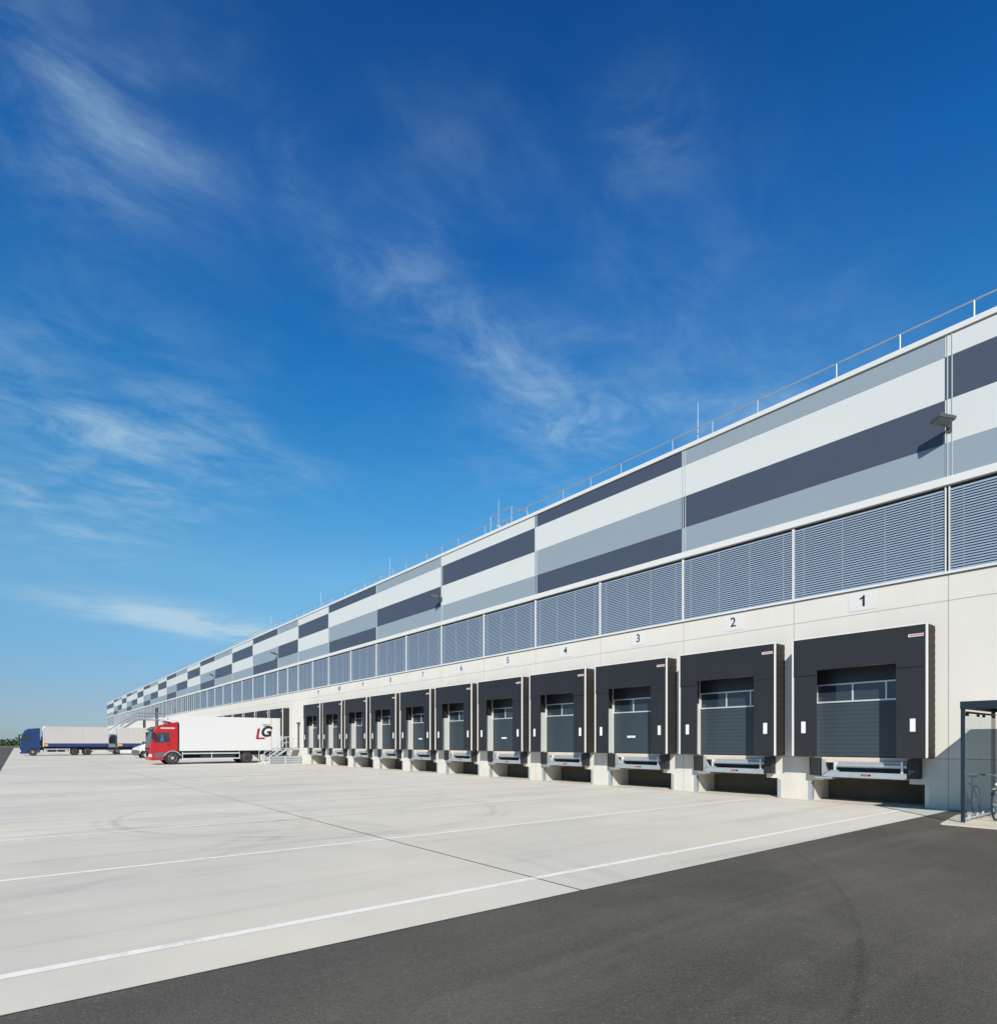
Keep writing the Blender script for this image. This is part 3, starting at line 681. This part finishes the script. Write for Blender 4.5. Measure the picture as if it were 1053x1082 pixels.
m = MB(); m.prism([(-0.02, 0.55), (0.02, 0.55), (0.08, 0.86), (-0.08, 0.86)], 0.90, 0.95, 'z'); m.tube((0, 0.74, 0.8), (0, 0.76, 0.90), 0.013); m.build('saddle', 'rubber', BK, bevel=0.015)
m = MB(); m.lathe([(-0.012, 0.085), (0.012, 0.085)], (0.05, 0.56, 0.30), 'x', 16); m.tube((0.07, 0.56, 0.3), (0.07, 0.62, 0.14), 0.01); m.tube((-0.07, 0.56, 0.3), (-0.07, 0.5, 0.46), 0.01)
m.box(0.07, 0.16, 0.59, 0.66, 0.13, 0.15); m.box(-0.16, -0.07, 0.46, 0.53, 0.45, 0.47); m.build('crank', 'chrome', BK)
m = MB()
for i in range(9):
    a0 = R(20 + i * 14); a1 = R(34 + i * 14); m.prism([(-0.05 + 0.38 * math.cos(a0), 0.355 + 0.38 * math.sin(a0)), (-0.05 + 0.38 * math.cos(a1), 0.355 + 0.38 * math.sin(a1)), (-0.05 + 0.376 * math.cos(a1), 0.355 + 0.376 * math.sin(a1)), (-0.05 + 0.376 * math.cos(a0), 0.355 + 0.376 * math.sin(a0))], -0.03, 0.03, 'x')
m.build('mudguard', 'chrome', BK)
m = MB(); m.lathe([(-0.05, 0.03), (-0.045, 0.036), (0.02, 0.025)], (0, 0.07, 0.80), 'y', 12); m.build('headlight', 'lampclear', BK)

# ------------------------------------------------------------------ steel stairs at the dock
ST = thing('steel_stairs', 'galvanised steel stairs with landing and handrails beside the white truck box', 'stairs', (-46.8, 0, 0))
m = MB(); m.box(-0.75, 0.75, -1.15, -0.006, 1.25, 1.31); m.box(-0.75, -0.70, -1.15, -0.006, 1.13, 1.25); m.box(0.70, 0.75, -1.15, -0.006, 1.13, 1.25); m.box(-0.7, -0.64, -1.1, -1.04, 0.01, 1.25); m.box(0.64, 0.7, -1.1, -1.04, 0.01, 1.25)
m.build('landing', 'galv', ST)
for i in range(7):
    y = -1.15 - 0.25 * (i + 1); z = 1.28 - 0.183 * (i + 1)
    m = MB(); m.box(-0.69, 0.69, y, y + 0.27, z - 0.03, z); m.build('tread', 'galv', ST)
for s in (-0.72, 0.72):
    m = MB(); m.prism([(-1.15, 1.27), (-3.02, -0.0), (-2.85, -0.0), (-1.15, 1.10)], s - 0.02, s + 0.02, 'x'); m.build('stringer', 'alu', ST)
for s in (-0.73, 0.73):
    m = MB(); m.path([(s, -2.95, 0.02), (s, -2.95, 1.02), (s, -1.15, 2.25), (s, -0.10, 2.25)], 0.024); m.path([(s, -2.95, 0.55), (s, -1.15, 1.78), (s, -0.10, 1.78)], 0.018)
    m.tube((s, -1.15, 1.28), (s, -1.15, 2.25), 0.024); m.tube((s, -0.12, 1.28), (s, -0.12, 2.25), 0.024); m.tube((s, -2.05, 0.6), (s, -2.05, 1.63), 0.02); m.build('handrail', 'alu', ST)
GB = thing('guard_barrier', 'low galvanised corrugated guard barrier in front of the steel stairs', 'barrier', (-45.55, 0, 0))
m = MB()
for z in (0.08, 0.26, 0.44):
    m.prism([(-0.03, z), (-0.05, z + 0.05), (-0.05, z + 0.11), (-0.03, z + 0.16), (-0.015, z + 0.16), (-0.015, z)], 0, 2.5, 'x') if False else None
    m.prism([(0.015, z), (0.055, z + 0.04), (0.055, z + 0.11), (0.015, z + 0.15), (0.0, z + 0.15), (0.0, z)], -2.62, -0.05, 'y')
m.box(-0.012, -0.002, -2.62, -0.05, 0.04, 0.64); m.build('rail_panel', 'galv', GB)
for y in (-2.66, -1.4):
    m = MB(); m.box(-0.08, 0.06, y - 0.06, y - 0.0 if y < -2 else y + 0.04, 0.01, 0.66); m.build('post', 'alu', GB)
m = MB(); m.box(-1.9, -1.78, -2.72, -2.60, 0.01, 0.66); m.box(-1.78, -0.08, -2.70, -2.67, 0.05, 0.2); m.build('end_post', 'alu', GB)

# ------------------------------------------------------------------ lorries
def wheel_obj(t, x, y, r, w=0.3, s=1, name='wheel', dual=False):
    """s=+1: outer face looks to +x"""
    m = MB(); prof = [(0, r * 0.60), (0.0, r * 0.93), (-0.03, r), (-w + 0.03, r), (-w, r * 0.93), (-w, r * 0.6)]
    m.lathe([(p[0] * s, p[1]) for p in prof], (x, y, r), 'x', 26); o = m.build(name, 'tyre', t, smooth=True)
    m = MB(); d = -0.10 if dual else 0.0
    m.lathe([(s * (-0.01), r * 0.60), (s * 0.006, r * 0.56), (s * (-0.02 + d), r * 0.50), (s * (-0.04 + d), r * 0.30), (s * (0.02 + d), r * 0.26), (s * (0.05 + d), r * 0.20), (s * (0.05 + d), r * 0.02)], (x, y, r), 'x', 22)
    m.build('rim', 'rim', o, smooth=True)
    return o
def wheel_pair(t, y, r=0.5, half=1.25, dual=False):
    for s in (1, -1): wheel_obj(t, s * half, y, r, 0.55 if dual else 0.32, s, dual=dual)
def side_guard(t, y0, y1, half, key='alu'):
    for s in (1, -1):
        m = MB()
        for z in (0.45, 0.88): m.box(s * half - 0.02, s * half + 0.02, y0, y1, z - 0.05, z + 0.05)
        for y in (y0, (y0 + y1) / 2, y1): m.box(s * (half - 0.03) - 0.015, s * (half - 0.03) + 0.015, y - 0.03, y + 0.03, 0.40, 1.0)
        m.build('side_guard', key, t)
# --- red box truck, nose towards -y
T = thing('box_truck', 'red cab lorry with a long white box body beside the steel stairs', 'truck', (-50.40, -10.78, 0))
hw = 1.22
prof = [(0.10, 0.36), (0.02, 0.50), (0.0, 1.02), (0.10, 1.55), (0.30, 2.62), (0.52, 3.02), (1.0, 3.16), (1.98, 3.20), (2.0, 1.05), (1.98, 0.95), (2.16, 0.80), (2.16, 0.42), (2.0, 0.42), (0.98, 0.42), (0.98, 0.36)]
body = [(0.06, 0.36), (0.0, 0.50), (0.0, 1.05), (0.04, 1.60), (0.14, 2.25), (0.27, 2.75), (0.46, 3.02), (1.0, 3.14), (1.98, 3.18), (2.0, 1.10), (1.55, 1.10), (1.2, 1.02), (1.05, 0.80), (1.0, 0.36)]
m = MB(); m.prism(body, -hw, hw, 'x'); m.build('cab', 'red', T, bevel=0.05)
m = MB(); m.prism([(0.50, 3.04), (1.0, 3.20), (2.02, 3.46), (2.04, 3.19), (1.0, 3.142)], -1.12, 1.12, 'x'); m.build('roof_spoiler', 'red', T, bevel=0.04)
for s in (1, -1):
    m = MB(); m.prism([(0.40, 1.74), (0.52, 2.56), (1.32, 2.60), (1.38, 2.3), (1.38, 1.82), (0.95, 1.78)], s * hw - 0.012, s * hw + 0.012, 'x'); m.build('side_window', 'cabglass', T)
    m = MB(); m.prism([(0.72, 1.86), (0.80, 2.42), (0.90, 2.40), (0.98, 1.86)], s * hw + (0.0125 if s > 0 else -0.0165), s * hw + (0.0165 if s > 0 else -0.0125), 'x'); m.build('blue_sunblind', 'seat', T)
    m = MB(); m.prism([(0.34, 0.55), (0.34, 0.95), (0.95, 1.0), (1.02, 0.62)], s * (hw + 0.005) - 0.012, s * (hw + 0.005) + 0.012, 'x'); m.build('step_panel', 'vangrey', T)
    m = MB(); a = []
    for i in range(9): q = R(20 + i * 17.5); a.append((1.60 - 0.68 * math.cos(q), 0.5 + 0.64 * math.sin(q)))
    b_ = [(1.60 + (p[0] - 1.60) * 0.86, 0.5 + (p[1] - 0.5) * 0.86) for p in a][::-1]
    m.prism(a + b_, s * (hw - 0.28), s * (hw + 0.03), 'x') if s > 0 else m.prism(a + b_, s * (hw + 0.03), s * (hw - 0.28), 'x')
    m.build('mudguard', 'silver', T)
    m = MB(); m.box(*sorted((s * (hw + 0.10), s * (hw + 0.26))), 0.10, 0.26, 2.02, 2.62); m.tube((s * hw, 0.34, 2.5), (s * (hw + 0.18), 0.18, 2.55), 0.02); m.build('mirror', 'chassis', T, bevel=0.02)
    m = MB(); m.box(*sorted((s * 0.70, s * (hw + 0.004))), -0.02, 0.16, 0.62, 0.86); m.build('headlight', 'lampclear', T, bevel=0.02)
m = MB(); m.prism([(0.030, 1.64), (0.125, 2.25), (0.245, 2.72), (0.30, 2.70), (0.17, 2.24), (0.07, 1.64)], -1.14, 1.14, 'x'); m.build('windscreen', 'cabglass', T)
m = MB(); m.box(-1.0, 1.0, -0.012, 0.01, 0.92, 1.12); m.box(-1.0, 1.0, -0.012, 0.01, 1.2, 1.36); m.build('grille', 'chassis', T)
m = MB(); m.prism([(0.14, 2.74), (0.10, 2.84), (0.40, 3.06), (0.46, 2.98)], -1.15, 1.15, 'x'); m.build('sun_visor', 'vangrey', T, bevel=0.01)
for s in (1, -1):
    m = MB(); m.box(*sorted((s * (hw - 0.01), s * (hw + 0.008))), 0.75, 1.75, 2.86, 2.98); m.build('roof_marker', 'strip', T)
    m = MB(); m.box(*sorted((s * (hw - 0.01), s * (hw + 0.004))), 1.45, 1.465, 1.12, 2.75); m.box(*sorted((s * (hw - 0.01), s * (hw + 0.004))), 0.36, 0.375, 1.05, 1.7); m.build('door_gap', 'chassis', T)
    m = MB(); m.box(*sorted((s * (hw - 0.01), s * (hw + 0.03))), 1.22, 1.40, 1.55, 1.61); m.build('door_handle', 'chassis', T)
    m = MB(); m.box(*sorted((s * 0.9, s * (hw - 0.02))), 1.985, 2.09, 1.0, 3.3); m.build('air_deflector', 'chassis', T)
m = MB(); m.box(-0.45, 0.45, 0.0, 10.15, 0.72, 1.02); m.box(-1.0, 1.0, 2.1, 2.25, 0.6, 3.0); m.box(-1.14, 1.14, 3.7, 6.4, 0.50, 0.98); m.box(-1.15, -0.5, 2.6, 3.6, 0.4, 0.95); m.box(-1.15, 1.15, 9.9, 10.1, 0.5, 0.62); m.box(-1.18, 1.18, 2.14, 10.2, 1.02, 1.08); m.build('chassis', 'chassis', T)
m = MB(); m.box(-1.25, 1.25, 2.10, 10.18, 1.085, 3.92); m.build('box_body', 'boxwhite', T, bevel=0.02)
m = MB(); m.box(-1.256, 1.256, 9.36, 9.40, 1.09, 3.925); m.build('door_seam', 'tagred', T)
m = MB(); m.box(-1.258, 1.258, 9.40, 10.19, 1.02, 1.35); m.build('tail_frame', 'strip', T, bevel=0.01)
m = MB(); m.prism([(2.10, 3.20), (1.45, 3.42), (1.10, 3.52), (1.12, 3.78), (2.10, 3.88)], -0.95, 0.95, 'x'); m.build('fridge_unit', 'boxwhite', T, bevel=0.03)
m = MB(); m.lathe([(0, 0.06), (0.012, 0.06)], (0.951, 1.30, 3.68), 'x', 14); m.build('fridge_mark', 'tagred', T)
wheel_pair(T, 1.60, 0.52, 1.25); wheel_pair(T, 7.31, 0.50, 1.25, dual=True)
side_guard(T, 2.32, 6.72, 1.23)
# the LG mark on the side (faces +x): a red slanted L, a black slanted G, two lines of fine print
X1 = 1.2525
m = MB(); m.prism([(8.05, 2.06), (8.80, 2.06), (8.83, 2.21), (8.28, 2.21), (8.42, 3.0), (8.21, 3.0)], X1, X1 + 0.004, 'x'); lgo = m.build('red_letter_l', 'logored', T)
me = text_mesh('black_letter_g', 'G', 1.22, 'ink', lambda c: Vector((X1 + 0.002 + c.z, 8.90 + c.x * 1.02, 2.69 + c.y)), bold=0.05, shear=0.22, depth=0.003); obj_from(me, 'black_letter_g', T)
m = MB()
yy = 8.62
for wd in (0.10, 0.07, 0.12, 0.09, 0.08, 0.11): m.box(X1, X1 + 0.003, yy, yy + wd, 3.30, 3.36); yy += wd + 0.018
yy = 8.72
for wd in (0.12, 0.08, 0.10, 0.13, 0.07): m.box(X1, X1 + 0.003, yy, yy + wd, 3.17, 3.25); yy += wd + 0.016
m.build('fine_print', 'ink', T)

# --- blue road train: motor lorry and trailer
def swap_body(t, y0, y1, corner=True):
    m = MB(); vs = []; m.box(-1.23, 1.23, y0, y1, 1.66, 3.96); m.build('tarpaulin', 'tarp', t, bevel=0.02)
    m = MB(); m.box(-1.25, 1.25, y0 + 0.02, y1, 1.20, 1.655); m.build('side_board', 'tarpblue', t, bevel=0.01)
    m = MB()
    for s in (1, -1):
        m.box(s * 1.215 - 0.045, s * 1.215 + 0.045, y0 - 0.06, y0 + 0.04, 1.2, 4.0); m.box(s * 1.215 - 0.05, s * 1.215 + 0.05, y0 - 0.06, y0 + 0.25, 3.75, 4.02)
    m.build('corner_post', 'boxwhite', t)
    m = MB(); m.box(-1.262, 1.262, y0 + 0.10, y0 + 0.50, 1.28, 1.60); m.build('warning_plate', 'orange', t)
    m = MB(); k = int((y1 - y0) / 0.6)
    for i in range(1, k):
        y = y0 + i * (y1 - y0) / k
        for s in (1, -1): m.box(s * 1.235 - 0.006, s * 1.235 + 0.006, y - 0.02, y + 0.02, 1.66, 3.94)
    m.build('tarp_strap', 'tarp', t)
BT = thing('blue_lorry', 'blue cab lorry with grey tarpaulin body over a blue side board', 'truck', (-98.35, -18.66, 0))
body = [(0.08, 0.30), (0.0, 0.45), (0.0, 1.2), (0.06, 1.7), (0.24, 2.75), (0.44, 3.36), (0.8, 3.60), (2.08, 3.74), (2.14, 3.6), (2.14, 0.42), (1.95, 0.42), (1.90, 0.80), (1.62, 1.02), (1.20, 1.02), (0.92, 0.80), (0.86, 0.30)]
m = MB(); m.prism(body, -1.25, 1.25, 'x'); m.build('cab', 'blue', BT, bevel=0.05)
for s in (1, -1):
    m = MB(); m.prism([(0.34, 1.98), (0.42, 2.74), (1.06, 2.78), (1.12, 2.05)], s * 1.25 - 0.012, s * 1.25 + 0.012, 'x'); m.build('side_window', 'cabglass', BT)
    m = MB(); m.box(*sorted((s * 1.33, s * 1.50)), -0.15, 0.02, 2.3, 2.85); m.tube((s * 1.24, 0.2, 2.75), (s * 1.42, -0.06, 2.8), 0.025); m.build('mirror', 'chassis', BT, bevel=0.02)
    m = MB(); m.box(*sorted((s * 0.75, s * 1.253)), -0.015, 0.1, 0.55, 0.8); m.build('headlight', 'lampclear', BT)
m = MB(); m.prism([(0.055, 1.80), (0.24, 2.78), (0.27, 2.78), (0.085, 1.80)], -1.1, 1.1, 'x'); m.build('windscreen', 'cabglass', BT)
m = MB(); m.prism([(0.15, 2.80), (0.12, 2.92), (0.42, 3.0), (0.46, 2.9)], -1.15, 1.15, 'x'); m.build('sun_visor', 'cabglass', BT)
m = MB(); m.box(-0.45, 0.45, 0.6, 10.0, 0.75, 1.12); m.box(-1.0, 1.0, 2.3, 2.4, 0.9, 2.6); m.box(-1.15, 1.15, 3.0, 4.9, 0.42, 0.95); m.box(-1.15, 1.15, 9.85, 9.95, 0.42, 0.56); m.box(-1.1, 1.1, 2.45, 9.95, 1.1, 1.19); m.build('chassis', 'chassis', BT)
swap_body(BT, 2.50, 9.95)
wheel_pair(BT, 1.38, 0.50, 1.25); wheel_pair(BT, 6.0, 0.50, 1.25, True); wheel_pair(BT, 7.42, 0.50, 1.25, True)
side_guard(BT, 2.6, 5.4, 1.22)
m = MB(); m.box(1.16, 1.24, 8.1, 9.95, 0.45, 0.62); m.box(-1.24, -1.16, 8.1, 9.95, 0.45, 0.62); m.build('rear_guard', 'alu', BT)
TR = thing('lorry_trailer', 'grey tarpaulin drawbar trailer with blue side board, behind the white van', 'trailer', (-98.35, -7.55, 0))
swap_body(TR, 0.0, 7.0)
m = MB(); m.box(-0.45, 0.45, -1.1, 6.9, 0.75, 1.1); m.box(-1.1, 1.1, 0.1, 6.9, 1.08, 1.19); m.box(-1.15, 1.15, 4.9, 6.2, 0.4, 0.8); m.build('chassis', 'chassis', TR)
wheel_pair(TR, 3.0, 0.5, 1.25, True); wheel_pair(TR, 4.35, 0.5, 1.25, True)
m = MB()
for s in (1, -1): m.box(s * 1.22 - 0.02, s * 1.22 + 0.02, 0.2, 2.3, 0.32, 0.70)
m.build('side_guard', 'boxwhite', TR)
# --- white and silver cab showing in the gap
CB = thing('silver_lorry', 'silver cab lorry with white roof deflector, glimpsed in the gap between blue lorry and trailer', 'truck', (-105.0, -8.15, 0))
m = MB(); m.prism([(0.05, 0.32), (0.0, 0.5), (0.0, 1.55), (0.20, 3.0), (0.35, 3.1), (2.0, 3.1), (2.0, 0.5), (1.8, 0.5), (1.6, 1.0), (0.9, 1.0), (0.75, 0.4)], -1.25, 1.25, 'x'); m.build('cab', 'silver', CB, bevel=0.04)
m = MB(); m.prism([(0.25, 3.11), (0.45, 3.6), (1.9, 3.98), (1.95, 3.11)], -1.15, 1.15, 'x'); m.build('roof_spoiler', 'boxwhite', CB, bevel=0.04)
for s in (1, -1):
    m = MB(); m.prism([(0.16, 1.62), (0.30, 2.9), (1.35, 2.92), (1.35, 1.62)], s * 1.25 - 0.012, s * 1.25 + 0.012, 'x'); m.build('side_window', 'cabglass', CB)
    m = MB(); m.box(*sorted((s * 1.32, s * 1.5)), 0.0, 0.15, 2.0, 2.6); m.build('mirror', 'chassis', CB)
m = MB(); m.prism([(-0.012, 1.6), (0.18, 2.95), (0.21, 2.95), (0.018, 1.6)], -1.12, 1.12, 'x'); m.build('windscreen', 'cabglass', CB)
m = MB(); m.box(-1.25, 1.25, 2.3, 7.9, 1.1, 3.7); m.build('box_body', 'tarp', CB); m = MB(); m.box(-0.45, 0.45, 0.6, 7.8, 0.7, 1.09); m.build('chassis', 'chassis', CB)
wheel_pair(CB, 1.25, 0.5, 1.25); wheel_pair(CB, 6.2, 0.5, 1.25, True)
# --- white van
V = thing('delivery_van', 'white van with grey bumper, its nose showing behind the red cab', 'van', (-75.0, -8.55, 0))
vb = [(0.10, 0.45), (0.02, 0.55), (0.0, 0.98), (0.10, 1.16), (0.92, 1.50), (1.62, 2.28), (2.0, 2.48), (5.9, 2.50), (6.0, 2.3), (6.0, 0.45), (5.2, 0.45), (5.0, 0.78), (4.5, 0.78), (4.3, 0.45), (1.42, 0.45), (1.25, 0.82), (0.68, 0.82), (0.5, 0.45)]
m = MB(); m.prism(vb, -1.0, 1.0, 'x'); m.build('body', 'vanwhite', V, bevel=0.06)
m = MB(); m.prism([(0.05, 0.30), (-0.05, 0.42), (-0.05, 0.92), (0.05, 0.98), (0.52, 0.86), (0.46, 0.42), (0.42, 0.32)], -1.02, 1.02, 'x'); m.build('bumper', 'vangrey', V, bevel=0.03)
m = MB(); m.prism([(0.96, 1.555), (1.60, 2.262), (1.62, 2.25), (0.99, 1.54)], -0.9, 0.9, 'x'); m.build('windscreen', 'cabglass', V)
for s in (1, -1):
    m = MB(); m.prism([(1.2, 1.52), (1.72, 2.15), (2.5, 2.2), (2.5, 1.52)], s * 1.0 - 0.012, s * 1.0 + 0.012, 'x'); m.build('side_window', 'cabglass', V)
    m = MB(); m.box(*sorted((s * 1.02, s * 1.24)), 1.05, 1.2, 1.5, 1.9); m.build('mirror', 'chassis', V, bevel=0.02)
    m = MB(); m.prism([(0.06, 1.0), (0.14, 1.15), (0.55, 1.30), (0.5, 1.1)], s * 0.99 - 0.015, s * 0.99 + 0.015, 'x'); m.build('headlight', 'lampclear', V)
    for y in (0.97, 4.75):
        wheel_obj(V, s * 1.0, y, 0.36, 0.22, s)

# ------------------------------------------------------------------ far escape stair
FS = thing('escape_stair', 'grey steel escape stair and railed landing high on the far facade, above the tarpaulin trailer', 'stairs', (-106.0, 0, 0))
m = MB(); m.box(-0.8, 0.8, -4.1, -0.01, 5.35, 5.50); m.build('landing', 'steelgrey', FS)
for x, y in ((0.7, -3.0), (0.7, -1.25), (-0.7, -3.0), (-0.7, -1.25)):
    m = MB(); m.box(x - 0.08, x + 0.08, y - 0.08, y + 0.08, 0.01, 5.35 if y < -2 else 7.4); m.build('post', 'chassis', FS)
for s in (0.8, -0.8):
    m = MB(); m.prism([(-4.1, 5.50), (-9.6, 1.40), (-9.6, 1.15), (-4.1, 5.20)], s - 0.03, s + 0.03, 'x'); m.build('stringer', 'steelgrey', FS)
    m = MB(); m.path([(s, -9.6, 2.4), (s, -4.1, 6.5), (s, -0.1, 6.5)], 0.05); m.path([(s, -9.6, 1.9), (s, -4.1, 6.0), (s, -0.1, 6.0)], 0.035)
    for i in range(12):
        y = -0.4 - i * 0.8; z = 5.5 if y > -4.1 else 5.5 + (y + 4.1) * 0.745; m.tube((s, y, z), (s, y, z + 1.0), 0.03)
    m.build('handrail', 'steelgrey', FS)
for i in range(20):
    y = -4.1 - 0.275 * (i + 1); z = 5.45 - 0.205 * (i + 1); m = MB(); m.box(-0.76, 0.76, y, y + 0.28, z - 0.03, z); m.build('tread', 'galv', FS)

# ------------------------------------------------------------------ far tree belt beyond the road
rnd = random.Random(3)
m = MB()
vs = []; fs = []
clumps = []
x = -430.0
for i in range(160):
    y = -30 - i * 1.9 + rnd.uniform(-3, 3); h = rnd.uniform(3.5, 6.8) * (0.75 + 0.35 * math.sin(i * 0.23))
    xx = -430 + rnd.uniform(-16, 16) + 60 * math.sin(i * 0.02)
    clumps.append((xx, y, h))
for i in range(40): clumps.append((-430 + rnd.uniform(-16, 16), -30 + i * 2.2, rnd.uniform(3.0, 5.5)))
for cx, cy, h in clumps:
    for k in range(150):
        a = rnd.uniform(0, 6.283); rr = math.sqrt(rnd.random()); zc = rnd.random()
        wdt = (0.65 + 0.5 * math.sin(zc * 3.0)) * h * 0.42
        c = Vector((cx + rr * wdt * math.cos(a), cy + rr * wdt * math.sin(a), 0.1 + zc * h * (1.0 - 0.25 * rr * rr)))
        s = rnd.uniform(0.18, 0.45); n = Vector((rnd.gauss(0, 1), rnd.gauss(0, 1), rnd.gauss(0, 1) + 0.5)).normalized()
        q = n.to_track_quat('Z', 'Y'); o = len(vs)
        vs += [c + q @ Vector(p) * s for p in ((-1, -0.6, 0), (1, -0.7, 0.1), (0.8, 0.8, 0), (-0.7, 0.9, -0.1))]; fs.append((o, o + 1, o + 2, o + 3))
m.add(vs, fs)
m2 = m.build('tree_belt', 'leaf'); tag(m2, 'dark green belt of distant trees on the horizon left of the blue lorry', 'trees', None, 'stuff')
